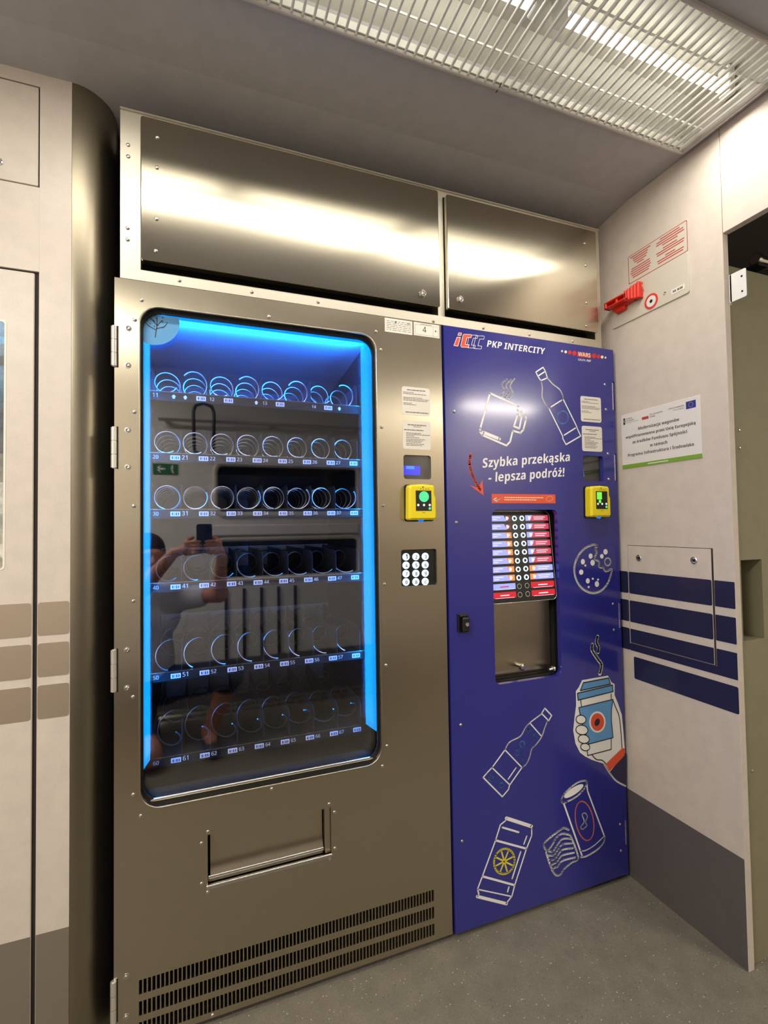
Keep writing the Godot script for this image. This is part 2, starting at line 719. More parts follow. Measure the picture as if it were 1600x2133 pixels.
	lathe(s, Vector3.ZERO, Vector3(0, 0, 1), [[0.0048, 0.0], [0.0046, 0.0012], [0.0036, 0.0024], [0.0018, 0.0031], [0.0, 0.0033]], 10)
	screw_mesh = s.commit()
	s = ST()
	lathe(s, Vector3.ZERO, Vector3(0, 0, 1), [[0.0072, 0.0], [0.0070, 0.0010], [0.0046, 0.0013], [0.0044, 0.0026], [0.0030, 0.0036], [0.0012, 0.0032], [0.0, 0.0030]], 12)
	washer_mesh = s.commit()


func screws(list: Array, parent: Node, z := 0.0, mesh: Mesh = null) -> void:
	for p in list:
		put("screw", mesh if mesh else screw_mesh, M.screw, parent, pf(p[0], p[1], z))


const LAMP_X0 := -0.62
const LAMP_X1 := 1.322
const LAMP_Z0 := 0.294
const LAMP_Z1 := 0.590


func build_room() -> void:
	var st := ST()
	box(st, Vector3(-1.75, -0.05, -0.9), Vector3(3.7, 0.0, 2.9))
	struct("floor", st, M.floor_vinyl, "grey speckled vinyl floor of the vestibule")
	# ceiling with an opening for the lamp, then a shallow slope over the machines
	st = ST()
	var c0 := CEIL
	var c1 := CEIL + 0.03
	box(st, Vector3(-1.75, c0, 0.073), Vector3(WALL_X + 0.03, c1, LAMP_Z0))
	box(st, Vector3(-1.75, c0, LAMP_Z1), Vector3(WALL_X + 0.03, c1, 2.3))
	box(st, Vector3(-1.75, c0, LAMP_Z0), Vector3(LAMP_X0, c1, LAMP_Z1))
	box(st, Vector3(LAMP_X1, c0, LAMP_Z0), Vector3(WALL_X + 0.03, c1, LAMP_Z1))
	quad(st, Vector3(-1.75, c0, 0.073), Vector3(WALL_X + 0.03, c0, 0.073), Vector3(WALL_X + 0.03, c0 - 0.030, -0.16), Vector3(-1.75, c0 - 0.030, -0.16))
	quad(st, Vector3(-1.75, c1, 0.073), Vector3(WALL_X + 0.03, c1, 0.073), Vector3(WALL_X + 0.03, c1, -0.9), Vector3(-1.75, c1, -0.9))
	struct("ceiling", st, M.ceiling_paint, "plain grey ceiling with a slope above the steel lockers")
	st = ST()
	box(st, Vector3(-0.205, 0.0, -0.80), Vector3(WALL_X + 0.03, CEIL, -0.76))
	box(st, Vector3(-0.195, 2.21, -0.17), Vector3(WALL_X, CEIL, -0.14))
	struct("wall_front", st, M.ceiling_paint, "dark recess wall behind and above the machines")
	# left wall: a carcass with separate panels in front of it, dark grooves between
	st = ST()
	box(st, Vector3(-1.75, 0.0, -0.12), Vector3(-0.294, CEIL, LEFT_Z - 0.006))
	var wl := struct("wall_left", st, M.groove, "beige panelled wall left of the steel corner post")
	var strip := [-0.3595, -0.2945]
	st = ST()
	box(st, Vector3(strip[0], 0.002, LEFT_Z - 0.006), Vector3(strip[1], CEIL, LEFT_Z), 0.0003)
	obj("panel", st, M.wall_laminate, wl, "narrow beige wall panel beside the steel post")
	st = ST()
	box(st, Vector3(-1.75, 2.2535, LEFT_Z - 0.006), Vector3(strip[0], CEIL, LEFT_Z), 0.0003)
	obj("panel", st, M.wall_laminate, wl, "beige wall panel above the cupboard door")
	st = ST()
	box(st, Vector3(-1.75, 1.8095, LEFT_Z - 0.006), Vector3(-0.3595, 2.0105, LEFT_Z), 0.0003)
	obj("panel", st, M.wall_laminate, wl, "beige wall panel below the hatch")
	st = ST()
	box(st, Vector3(-1.0, 2.0135, LEFT_Z - 0.006), Vector3(-0.3625, 2.2505, LEFT_Z), 0.001)
	var hatch := obj("access_hatch", st, M.wall_laminate, wl, "beige access hatch with a small round lock")
	st = ST()
	lathe(st, pf(-2, 337, LEFT_Z), Vector3(0, 0, 1), [[0.008, 0.0], [0.008, 0.002], [0.005, 0.003], [0.0, 0.001]], 14)
	obj("lock", st, M.bright_steel, hatch)
	st = ST()
	box(st, Vector3(-1.05, 0.10, LEFT_Z - 0.006), Vector3(-0.3685, 1.8045, LEFT_Z + 0.0005), 0.0015)
	var cup := obj("cupboard_door", st, M.wall_laminate, wl, "tall beige cupboard door with three taupe stripes")
	st = ST()
	box(st, Vector3(-1.05, 0.002, LEFT_Z - 0.006), Vector3(-0.3625, 0.097, LEFT_Z), 0.001)
	obj("plinth", st, M.left_dark, wl)
	var rows := [[0.9640, 1.0400], [0.8700, 0.9465], [0.7750, 0.8512]]
	for r in rows:
		st = ST()
		plate(st, rounded(-1.0, r[0], -0.3705, r[1], 0.006), Vector3(0, 0, LEFT_Z), Vector3.RIGHT, Vector3.UP, 0.0005, 0.0011)
		obj("stripe", st, M.taupe_film, cup)
		st = ST()
		plate(st, rounded(-0.3580, r[0], -0.2960, r[1], 0.006), Vector3(0, 0, LEFT_Z), Vector3.RIGHT, Vector3.UP, 0.0, 0.0007)
		obj("stripe", st, M.taupe_film, wl)
	st = ST()
	box(st, Vector3(-1.05, 0.102, LEFT_Z + 0.0005), Vector3(-0.3690, 0.2965, LEFT_Z + 0.0011))
	obj("dark_band", st, M.left_dark, cup)
	st = ST()
	box(st, Vector3(strip[0] + 0.001, 0.004, LEFT_Z), Vector3(strip[1], 0.2965, LEFT_Z + 0.0007))
	obj("dark_band", st, M.left_dark, wl)
	# rounded steel corner post
	st = ST()
	var cx := -0.294
	var cz := LEFT_Z - 0.083
	var last := Vector2(cx, cz + 0.083)
	var ln := Vector2(0, 1)
	for i in 15:
		var a := PI / 2.0 * (i + 1) / 14.0
		var n2 := Vector2(sin(a), cos(a)) if i < 14 else Vector2(1, 0)
		var p2 := Vector2(cx + 0.083 * n2.x, cz + 0.083 * n2.y) if i < 14 else Vector2(cx + 0.083, -0.7)
		var q := [Vector3(last.x, 0, last.y), Vector3(p2.x, 0, p2.y), Vector3(p2.x, CEIL, p2.y), Vector3(last.x, CEIL, last.y)]
		var nn := [ln, n2, n2, ln]
		for k in [0, 2, 1, 0, 3, 2]:
			st.set_normal(Vector3(nn[k].x, 0, nn[k].y))
			st.set_uv(Vector2(i * 0.01 + (0.01 if k == 1 or k == 2 else 0.0), q[k].y))
			st.add_vertex(q[k])
		last = p2
		ln = n2
	struct("trim_1", st, M.post_steel, "rounded stainless steel corner post between the beige wall and the snack machine")
	# right wall up to the doorway, lintel over the doorway
	st = ST()
	box(st, Vector3(WALL_X, 0.0, -0.78), Vector3(WALL_X + 0.022, CEIL, 0.3785), 0.001)
	var wr := struct("wall_right", st, M.wall_laminate, "beige laminate wall right of the blue machine")
	st = ST()
	box(st, Vector3(WALL_X, 2.0025, 0.3800), Vector3(WALL_X + 0.022, CEIL, 2.2), 0.001)
	obj("lintel_panel", st, M.wall_laminate, wr, "beige panel above the doorway")
	st = ST()
	box(st, Vector3(WALL_X - 0.0006, 0.0, -0.02), Vector3(WALL_X, 0.2935, 0.3765))
	obj("dark_band", st, M.wall_dark, wr, "dark grey band along the foot of the wall")
	# hatch let into the wall: a shadow gap and a panel
	st = ST()
	box(st, Vector3(WALL_X - 0.0008, 0.7935, 0.0265), Vector3(WALL_X, 1.1255, 0.3205))
	obj("hatch_gap", st, M.groove, wr)
	st = ST()
	box(st, Vector3(WALL_X - 0.0022, 0.7955, 0.0280), Vector3(WALL_X - 0.0004, 1.1237, 0.3160), 0.0006)
	var hp := obj("access_hatch", st, M.wall_laminate, wr, "beige access hatch with two round key locks")
	for z in [[0.0722, 1.0840], [0.2649, 1.0880]]:
		st = ST()
		lathe(st, Vector3(WALL_X - 0.0022, z[1], z[0]), Vector3(-1, 0, 0), [[0.0105, 0.0], [0.0105, 0.002], [0.0085, 0.0032], [0.0075, 0.001], [0.0, 0.001]], 18)
		var lk := obj("lock", st, M.bright_steel, hp)
		st = ST()
		box(st, Vector3(WALL_X - 0.0062, z[1] - 0.004, z[0] - 0.004), Vector3(WALL_X - 0.0030, z[1] + 0.004, z[0] + 0.004), 0.001)
		obj("key_square", st, M.black_plastic, lk)
	var bars := [[0.9623, 1.0355], [0.8664, 0.9389], [0.7700, 0.8434], [0.6780, 0.7514]]
	for i in 4:
		var b: Array = bars[i]
		if i < 3:
			st = ST()
			wall_plate(st, -0.06, 0.0245, b[0], b[1], 0.005, 0.0007)
			obj("stripe", st, M.navy_film, wr)
			st = ST()
			if i < 2:
				wall_plate(st, 0.0300, 0.3150, b[0], b[1], 0.005, 0.0028)
			else:
				wall_plate(st, 0.0300, 0.3150, 0.7970, b[1], 0.002, 0.0028)
			obj("stripe", st, M.navy_film, hp)
			st = ST()
			wall_plate(st, 0.3215, 0.3775, b[0], b[1], 0.002, 0.0007)
			obj("stripe", st, M.navy_film, wr)
			if i == 2:
				st = ST()
				wall_plate(st, 0.0250, 0.3215, b[0], 0.7930, 0.001, 0.0007)
				obj("stripe", st, M.navy_film, wr)
		else:
			st = ST()
			wall_plate(st, 0.0385, 0.3775, b[0], b[1], 0.005, 0.0007)
			obj("stripe", st, M.navy_film, wr)
	# the far side of the vestibule
	st = ST()
	box(st, Vector3(-1.79, 0.0, -0.9), Vector3(-1.75, CEIL, 2.3))
	struct("wall_side", st, M.wall_laminate, "beige end wall of the vestibule")


# rounded film or plate on the right wall, standing off by t
func wall_plate(st: SurfaceTool, z0: float, z1: float, y0: float, y1: float, r: float, t: float, bev := 0.0) -> void:
	var poly := PackedVector2Array()
	for p in rounded(z0, y0, z1, y1, r):
		poly.append(p)
	plate(st, poly, Vector3(WALL_X, 0, 0), Vector3(0, 0, 1), Vector3.UP, 0.0, t, bev)


func build_ceiling_lamp() -> void:
	var root := thing("ceiling_lamp", Vector3(0.35, CEIL, 0.44), "long recessed fluorescent ceiling lamp behind a white slatted grille", "lamp")
	var st := ST()
	var top := CEIL + 0.105
	# housing: sloping reflector sides and a lid
	var a := Vector3(LAMP_X0, CEIL + 0.03, LAMP_Z0)
	quad(st, a, Vector3(LAMP_X1, CEIL + 0.03, LAMP_Z0), Vector3(LAMP_X1, top, LAMP_Z0 + 0.05), Vector3(LAMP_X0, top, LAMP_Z0 + 0.05))
	quad(st, Vector3(LAMP_X0, CEIL + 0.03, LAMP_Z1), Vector3(LAMP_X1, CEIL + 0.03, LAMP_Z1), Vector3(LAMP_X1, top, LAMP_Z1 - 0.05), Vector3(LAMP_X0, top, LAMP_Z1 - 0.05))
	box(st, Vector3(LAMP_X0, top, LAMP_Z0), Vector3(LAMP_X1, top + 0.02, LAMP_Z1))
	box(st, Vector3(LAMP_X0 - 0.02, CEIL + 0.03, LAMP_Z0 - 0.02), Vector3(LAMP_X0, top + 0.02, LAMP_Z1 + 0.02))
	box(st, Vector3(LAMP_X1, CEIL + 0.03, LAMP_Z0 - 0.02), Vector3(LAMP_X1 + 0.02, top + 0.02, LAMP_Z1 + 0.02))
	obj("reflector", st, M.reflector, root)
	st = ST()
	for z in [LAMP_Z0 - 0.008, LAMP_Z1]:
		box(st, Vector3(LAMP_X0 - 0.008, CEIL - 0.014, z), Vector3(LAMP_X1 + 0.008, CEIL, z + 0.008), 0.002)
	for x in [LAMP_X0 - 0.008, LAMP_X1]:
		box(st, Vector3(x, CEIL - 0.014, LAMP_Z0 - 0.008), Vector3(x + 0.008, CEIL, LAMP_Z1 + 0.008), 0.002)
	obj("rim", st, M.lamp_rim, root)
	# grille: slats across, bars along
	st = ST()
	var z0 := LAMP_Z0 + 0.002
	var z1 := LAMP_Z1 - 0.002
	box(st, Vector3(-0.0012, 0.004, z0), Vector3(0.0012, 0.011, z1))
	var pts := PackedVector3Array([Vector3(0, 0.004, z0), Vector3(0, 0.004, z1)])
	tube(st, pts, 0.0030, 8)
	var slat := st.commit()
	var n := int((LAMP_X1 - LAMP_X0) / 0.0236)
	for i in n:
		put("slat", slat, M.louvre, root, Vector3(LAMP_X1 - 0.012 - i * 0.0236, CEIL - 0.012, 0.0))
	for z in [0.3605, 0.5085]:
		st = ST()
		box(st, Vector3(LAMP_X0, CEIL + 0.001, z - 0.0012), Vector3(LAMP_X1, CEIL + 0.006, z + 0.0012))
		obj("long_bar", st, M.louvre, root)
	for z in [LAMP_Z0 + 0.001, LAMP_Z1 - 0.004]:
		st = ST()
		box(st, Vector3(LAMP_X0, CEIL - 0.003, z), Vector3(LAMP_X1, CEIL + 0.016, z + 0.003))
		obj("edge_bar", st, M.louvre, root)
	for x in [[0.758, 1.306], [0.130, 0.690], [-0.500, 0.062]]:
		st = ST()
		cyl(st, Vector3(x[0], CEIL + 0.050, 0.436), Vector3(x[1], CEIL + 0.050, 0.436), 0.013, 0.013, 16)
		obj("fluorescent_tube", st, M.tube_glow, root, "glowing white fluorescent tube")
		for e in x:
			st = ST()
			box(st, Vector3(e - 0.012, CEIL + 0.030, 0.420), Vector3(e + 0.012, CEIL + 0.105, 0.452), 0.003)
			obj("lamp_holder", st, M.white_paint, root)
		area_light("tube_light", Vector3((x[0] + x[1]) / 2.0, CEIL - 0.019, 0.436), Vector3.DOWN, Vector3.RIGHT, Vector2(x[1] - x[0], 0.040), Color(1.0, 0.975, 0.93), 0.30)
	# an added fill lamp, unseen behind the camera: it evens out the light on the right wall
	var far := thing("added_fill_lamp", Vector3(-1.1, CEIL - 0.03, 1.40), "added fill lamp with a flat white diffuser, unseen behind the camera", "lamp")
	st = ST()
	box(st, Vector3(-1.68, CEIL - 0.02, 1.27), Vector3(-0.55, CEIL, 1.53), 0.004)
	obj("lamp_body", st, M.white_paint, far)
	st = ST()
	box(st, Vector3(-1.66, CEIL - 0.035, 1.29), Vector3(-0.57, CEIL - 0.02, 1.51), 0.004)
	obj("lamp_diffuser", st, M.fill_glow, far)
	area_light("added_fill_light", Vector3(-1.115, CEIL - 0.038, 1.40), Vector3.DOWN, Vector3.RIGHT, Vector2(1.07, 0.20), Color(1.0, 0.975, 0.93), 3.0)
	# stray dark thread hanging from the grille
	st = ST()
	var q := [hit(1045, 172, Vector3(0, CEIL - 0.008, 0), Vector3.UP), hit(1039, 184, Vector3(0, CEIL - 0.012, 0), Vector3.UP), hit(1033, 193, Vector3(0, CEIL - 0.016, 0), Vector3.UP)]
	tube(st, PackedVector3Array(q), 0.0012, 6)
	var h := obj("thread", st, M.black_matt)
	tag(h, "short dark thread hanging from the edge of the lamp grille", "thread")


func wall_text(st: SurfaceTool, text: String, z: float, y: float, w: float, off: float, bold := true) -> void:
	# letters on the right wall read along +z as seen from the room; w is the width
	lettering(st, text, Vector3(WALL_X - off, y, z), Vector3(WALL_X - off, y, z + w), Vector3(-1, 0, 0), 0.0, bold)


func build_right_wall_things() -> void:
	# emergency brake panel with its handle
	var root := thing("emergency_brake", Vector3(WALL_X, 1.88, 0.11), "red emergency brake handle with round red and white dial on pale wall plate", "brake handle")
	var st := ST()
	wall_plate(st, -0.008, 0.2795, 1.8825, 2.006, 0.006, 0.004, 0.001)
	obj("back_plate", st, M.label_grey, root, "pale grey plate")
	var x := WALL_X - 0.004
	st = ST()
	box(st, Vector3(x - 0.018, 1.938, 0.006), Vector3(x, 1.962, 0.108), 0.004)
	box(st, Vector3(x - 0.040, 1.944, -0.004), Vector3(x - 0.014, 1.950, 0.092), 0.002)
	box(st, Vector3(x - 0.040, 1.962, -0.004), Vector3(x - 0.014, 1.968, 0.080), 0.002)
	box(st, Vector3(x - 0.040, 1.944, -0.004), Vector3(x - 0.014, 1.968, 0.006), 0.002)
	box(st, Vector3(x - 0.036, 1.948, 0.040), Vector3(x - 0.016, 1.964, 0.050), 0.002)
	for k in 5:
		var z := 0.078 + k * 0.009
		box(st, Vector3(x - 0.038 + k * 0.004, 1.940 - k * 0.001, z), Vector3(x, 1.974 + k * 0.004, z + 0.0095), 0.002)
	box(st, Vector3(x - 0.016, 1.925, 0.020), Vector3(x, 1.940, 0.060), 0.003)
	obj("handle", st, M.red_plastic, root, "red plastic pull handle")
	st = ST()
	box(st, Vector3(x - 0.020, 1.949, 0.082), Vector3(x - 0.0385, 1.965, 0.086))
	obj("handle_slot", st, M.black_matt, root)
	var d := Vector3(x, 1.9125, 0.1515)
	st = ST()
	lathe(st, d, Vector3(-1, 0, 0), [[0.0245, 0.0], [0.0245, 0.0012], [0.0175, 0.0012]], 28)
	obj("dial_ring", st, M.red_ink, root, "red ring")
	st = ST()
	lathe(st, d, Vector3(-1, 0, 0), [[0.0175, 0.0012], [0.0052, 0.0012], [0.0052, 0.0]], 24)
	obj("dial", st, M.white_paint, root, "white dial")
	st = ST()
	lathe(st, d, Vector3(-1, 0, 0), [[0.0056, 0.0013], [0.0, 0.0013]], 14)
	obj("key_hole", st, M.black_matt, root)
	st = ST()
	tube(st, PackedVector3Array([Vector3(x - 0.010, 1.978, 0.116), Vector3(x - 0.013, 1.980, 0.126), Vector3(x - 0.012, 1.968, 0.131), Vector3(x - 0.004, 1.955, 0.128)]), 0.0012, 6)
	obj("seal_wire", st, M.bright_steel, root)
	st = ST()
	lathe(st, Vector3(x, 1.983, 0.094), Vector3(-1, 0, 0), [[0.004, 0.0], [0.004, 0.001], [0.0, 0.0012]], 12)
	obj("rivet", st, M.black_plastic, root)
	st = ST()
	lathe(st, pr(1385, 611, x), Vector3(-1, 0, 0), [[0.0045, 0.0], [0.0045, 0.0015], [0.002, 0.002], [0.0, 0.001]], 12)
	obj("rivet", st, M.screw, root)
	st = ST()
	var p0 := pr(1400, 609, x)
	wall_plate(st, p0.z - 0.002, p0.z + 0.042, p0.y - 0.008, p0.y + 0.008, 0.002, 0.0046)
	var lab := obj("number_label", st, M.sticker, root, "small white number label")
	st = ST()
	for k in [[0.003, 0.006], [0.0095, 0.005], [0.018, 0.007], [0.026, 0.010]]:
		quad(st, Vector3(WALL_X - 0.0048, p0.y - 0.0034, p0.z + k[0]), Vector3(WALL_X - 0.0048, p0.y - 0.0034, p0.z + k[0] + k[1]), Vector3(WALL_X - 0.0048, p0.y + 0.0034, p0.z + k[0] + k[1]), Vector3(WALL_X - 0.0048, p0.y + 0.0034, p0.z + k[0]), Vector3(-1, 0, 0))
	obj("print", st, M.grey_ink, lab)
	# instruction label above the handle: red frame and red lines of print
	var sg := thing("instruction_sign", Vector3(WALL_X, 2.0086, 0.17), "white instruction label with red border and red print above the brake handle", "sign")
	st = ST()
	wall_plate(st, 0.0640, 0.2785, 2.0086, 2.1040, 0.004, 0.0006)
	obj("label_sheet", st, M.label_grey, sg)
	st = ST()
	var e := WALL_X - 0.0008
	var ring := PackedVector3Array()
	for q in rounded(0.0655, 2.0100, 0.2770, 2.1025, 0.004, 3):
		ring.append(Vector3(e, q.y, q.x))
	stroke(st, ring, 0.0020, Vector3(-1, 0, 0), 0.0, true)
	obj("border", st, M.red_print, sg)
	st = ST()
	var cols := [[0.073, 0.152], [0.172, 0.268]]
	var lens := [[1.0, 0.75, 0.7, 0.6, 0.35, -1.0, 0.9, 0.95, 1.0, 0.9, 0.8], [0.7, 0.95, 1.0, 0.55, -1.0, 0.5, 1.0, 0.95, -1.0, 0.35, 0.95, 0.9]]
	for c in 2:
		var y := 2.0955
		for l in lens[c]:
			if l > 0.0:
				var mid: float = (cols[c][0] + cols[c][1]) / 2.0
				var half: float = (cols[c][1] - cols[c][0]) / 2.0 * l
				quad(st, Vector3(e, y - 0.0022, mid - half), Vector3(e, y - 0.0022, mid + half), Vector3(e, y + 0.0010, mid + half), Vector3(e, y + 0.0010, mid - half), Vector3(-1, 0, 0))
			y -= 0.0074 if l > 0.0 else 0.0035
	obj("print", st, M.red_print, sg)
	# notice about the modernisation of the cars
	var no := thing("notice_board", Vector3(WALL_X, 1.3868, 0.158), "white notice with black text, small flags and a green bottom strip", "sign")
	st = ST()
	wall_plate(st, 0.0165, 0.3010, 1.3868, 1.5715, 0.003, 0.0020, 0.0005)
	obj("board", st, M.sign_white, no)
	var f := 0.0024
	st = ST()
	quad(st, Vector3(WALL_X - f, 1.3870, 0.0168), Vector3(WALL_X - f, 1.3870, 0.3008), Vector3(WALL_X - f, 1.3995, 0.3008), Vector3(WALL_X - f, 1.3995, 0.0168), Vector3(-1, 0, 0))
	obj("green_strip", st, M.green_print, no)
	st = ST()
	var lines := [["Modernizacja wagonów", 1309, 0], ["współfinansowana przez Unię Europejską", 0, 0], ["ze środków Funduszu Spójności", 0, 0], ["w ramach", 0, 0], ["Programu Infrastruktura i Środowisko", 0, 0]]
	var ws := [0.148, 0.250, 0.196, 0.062, 0.236]
	for i in 5:
		wall_text(st, lines[i][0], 0.159 - ws[i] / 2.0, 1.5090 - i * 0.0208, ws[i], f, true)
	obj("print", st, M.text_ink, no)
	st = ST()
	quad(st, Vector3(WALL_X - f, 1.5380, 0.2560), Vector3(WALL_X - f, 1.5380, 0.2870), Vector3(WALL_X - f, 1.5600, 0.2870), Vector3(WALL_X - f, 1.5600, 0.2560), Vector3(-1, 0, 0))
	obj("blue_flag", st, M.flag_blue, no)
	st = ST()
	for k in 12:
		var t := TAU * k / 12.0
		lathe(st, Vector3(WALL_X - f, 1.5490 + 0.0068 * sin(t), 0.2715 + 0.0068 * cos(t)), Vector3(-1, 0, 0), [[0.0009, 0.0001], [0.0, 0.0001]], 5)
	obj("flag_stars", st, M.yellow_ink, no)
	st = ST()
	quad(st, Vector3(WALL_X - f, 1.5390, 0.1010), Vector3(WALL_X - f, 1.5390, 0.1260), Vector3(WALL_X - f, 1.5475, 0.1260), Vector3(WALL_X - f, 1.5475, 0.1010), Vector3(-1, 0, 0))
	obj("red_flag", st, M.red_print, no)
	st = ST()
	quad(st, Vector3(WALL_X - f, 1.5375, 0.0260), Vector3(WALL_X - f, 1.5375, 0.0340), Vector3(WALL_X - f, 1.5590, 0.0340), Vector3(WALL_X - f, 1.5590, 0.0260), Vector3(-1, 0, 0))
	obj("emblem", st, M.black_ink, no)
	st = ST()
	stroke(st, PackedVector3Array([Vector3(WALL_X - f, 1.5540, 0.0310), Vector3(WALL_X - f, 1.5490, 0.0285), Vector3(WALL_X - f, 1.5440, 0.0315)]), 0.0022, Vector3(-1, 0, 0), 0.0002)
	obj("emblem_mark", st, M.sign_white, no)
	st = ST()
	wall_text(st, "Fundusze", 0.0385, 1.5535, 0.024, f, false)
	wall_text(st, "Europejskie", 0.0385, 1.5465, 0.031, f, false)
	wall_text(st, "Infrastruktura i Środowisko", 0.0385, 1.5405, 0.046, f, false)
	wall_text(st, "Rzeczpospolita", 0.1310, 1.5480, 0.046, f, false)
	wall_text(st, "Polska", 0.1310, 1.5405, 0.019, f, false)
	wall_text(st, "Unia Europejska", 0.1990, 1.5500, 0.051, f, false)
	wall_text(st, "Fundusz Spójności", 0.2140, 1.5430, 0.036, f, false)
	obj("small_print", st, M.text_ink, no)
	st = ST()
	quad(st, Vector3(WALL_X - f - 0.0002, 1.3915, 0.118), Vector3(WALL_X - f - 0.0002, 1.3915, 0.192), Vector3(WALL_X - f - 0.0002, 1.3945, 0.192), Vector3(WALL_X - f - 0.0002, 1.3945, 0.118), Vector3(-1, 0, 0))
	obj("address_line", st, M.sign_white, no)


func build_next_room() -> void:
	# beyond the doorway: an olive painted wall facing the camera, with a lock recess, a dark door pocket above
	var st := ST()
	var x0 := WALL_X + 0.022
	sheet(st, x0, 0.0, 3.7, 1.925, 0.366, 0.29, [[1.3990, 0.8690, 1.4865, 1.0925, 0.0]])
	var w := struct("wall_next", st, M.olive_paint, "olive grey door jamb beyond the beige wall")
	st = ST()
	quad(st, Vector3(1.399, 0.869, 0.30), Vector3(1.4865, 0.869, 0.30), Vector3(1.4865, 1.0925, 0.30), Vector3(1.399, 1.0925, 0.30), Vector3(0, 0, 1))
	obj("recess_back", st, M.olive_paint, w)
	st = ST()
	for i in 10:
		var a0 := PI * 0.5 * i / 10.0
		var a1 := PI * 0.5 * (i + 1) / 10.0
		var p := Vector3(1.400 + 0.050 * sin(a0), 0, 0.306 + 0.040 * cos(a0))
		var q := Vector3(1.400 + 0.050 * sin(a1), 0, 0.306 + 0.040 * cos(a1))
		quad(st, p + Vector3(0, 0.871, 0), q + Vector3(0, 0.871, 0), q + Vector3(0, 1.066, 0), p + Vector3(0, 1.066, 0), (p + q - 2.0 * Vector3(1.400, 0, 0.306)).normalized())
	quad(st, Vector3(1.40, 1.066, 0.306), Vector3(1.45, 1.066, 0.306), Vector3(1.45, 1.066, 0.340), Vector3(1.40, 1.066, 0.346), Vector3.UP)
	obj("recess_lining", st, M.olive_paint, w)
	st = ST()
	lathe(st, Vector3(1.398, 1.002, 0.352), Vector3(0.5, 0, 0.86).normalized(), [[0.016, 0.0], [0.016, 0.004], [0.009, 0.006], [0.0, 0.005]], 18)
	obj("lock_knob", st, M.olive_paint, w)
	for p in [[1540, 896], [1541, 933], [1567, 1606]]:
		put("screw", screw_mesh, M.screw, w, pf(p[0], p[1], 0.366))
	st = ST()
	box(st, Vector3(x0, 1.915, -0.70), Vector3(3.7, 1.925, 0.360))
	box(st, Vector3(x0, 1.915, -0.74), Vector3(3.7, CEIL, -0.70))
	obj("door_pocket", st, M.olive_paint, w, "deep pocket above the jamb that holds the door gear")
	# added unseen panel: hangs from the ceiling, keeps the lamp's light out of the pocket
	st = ST()
	box(st, Vector3(x0, 2.015, 0.470), Vector3(3.7, CEIL, 0.486), 0.002)
	obj("added_shade_panel", st, M.olive_paint, w, "added unseen panel that shades the door pocket")
	st = ST()
	box(st, Vector3(x0, CEIL, -0.74), Vector3(3.7, CEIL + 0.03, 2.9))
	struct("ceiling_next", st, M.ceiling_paint, "ceiling beyond the doorway")
	st = ST()
	box(st, Vector3(3.7, 0.0, -0.74), Vector3(3.74, CEIL, 2.9))
	struct("wall_end", st, M.wall_laminate, "wall at the end of the next room")
	st = ST()
	box(st, Vector3(x0, 0.0, 2.86), Vector3(3.74, CEIL, 2.9))
	struct("wall_far", st, M.wall_laminate, "far wall of the next room")
	# machinery in the pocket
	var mo := thing("door_actuator", Vector3(1.50, 1.95, 0.30), "dull metal door actuator in the dark pocket above the jamb", "machinery")
	st = ST()
	var c := pf(1578, 541, 0.30)
	lathe(st, c + Vector3(-0.012, 0, 0), Vector3.RIGHT, [[0.0, 0.0], [0.016, 0.0], [0.020, 0.003], [0.020, 0.008], [0.015, 0.010], [0.015, 0.060], [0.022, 0.062], [0.022, 0.30], [0.0, 0.30]], 16)
	obj("cylinder", st, M.bright_steel, mo)
	st = ST()
	box(st, c + Vector3(-0.03, -0.030, -0.02), c + Vector3(0.02, -0.022, 0.02), 0.002)
	box(st, c + Vector3(0.0, -0.024, -0.012), c + Vector3(0.012, -0.012, 0.012), 0.002)
	obj("mount", st, M.tray_metal, mo)
	# white angle bracket on the edge of the wall
	var br := thing("angle_bracket", Vector3(1.376, 1.810, 0.385), "small white angle bracket with two screw holes at the edge of the doorway", "bracket")
	st = ST()
	var poly := PackedVector2Array()
	for p in rounded(0.3800, 1.8100, 0.4230, 1.8875, 0.004):
		poly.append(p)
	plate(st, poly, Vector3(1.377, 0, 0), Vector3(0, 0, 1), Vector3.UP, 0.0, 0.002)
	box(st, Vector3(1.376, 1.810, 0.367), Vector3(1.396, 1.8875, 0.369))
	box(st, Vector3(1.375, 1.810, 0.367), Vector3(1.377, 1.8875, 0.384))
	obj("plate", st, M.white_paint, br)
	for y in [1.8275, 1.8690]:
		st = ST()
		lathe(st, Vector3(1.3748, y, 0.4120), Vector3(-1, 0, 0), [[0.0028, 0.0], [0.0026, 0.0006], [0.0, 0.0004]], 10)
		obj("screw_hole", st, M.black_matt, br)
	# ceiling lamp of the next room, mirrored in the blue door
	var la := thing("strip_lamp", Vector3(2.5, CEIL - 0.03, 2.40), "white strip lamp on the ceiling of the next room", "lamp")
	st = ST()
	box(st, Vector3(2.10, CEIL - 0.02, 2.30), Vector3(2.90, CEIL, 2.52), 0.004)
	obj("lamp_body", st, M.white_paint, la)
	st = ST()
	box(st, Vector3(2.12, CEIL - 0.045, 2.33), Vector3(2.88, CEIL - 0.02, 2.49), 0.006)
	obj("lamp_diffuser", st, M.far_lamp_glow, la)
	area_light("strip_light", Vector3(2.5, CEIL - 0.05, 2.41), Vector3.DOWN, Vector3.RIGHT, Vector2(0.74, 0.14), Color(1.0, 0.97, 0.92), 2.6)


func back_at(px: float, py: float, z := 2.2) -> Vector3:
	# where the mirror image seen at a pixel in the glass really stands
	var v := pf(px, py, -z)
	return Vector3(v.x, v.y, z)


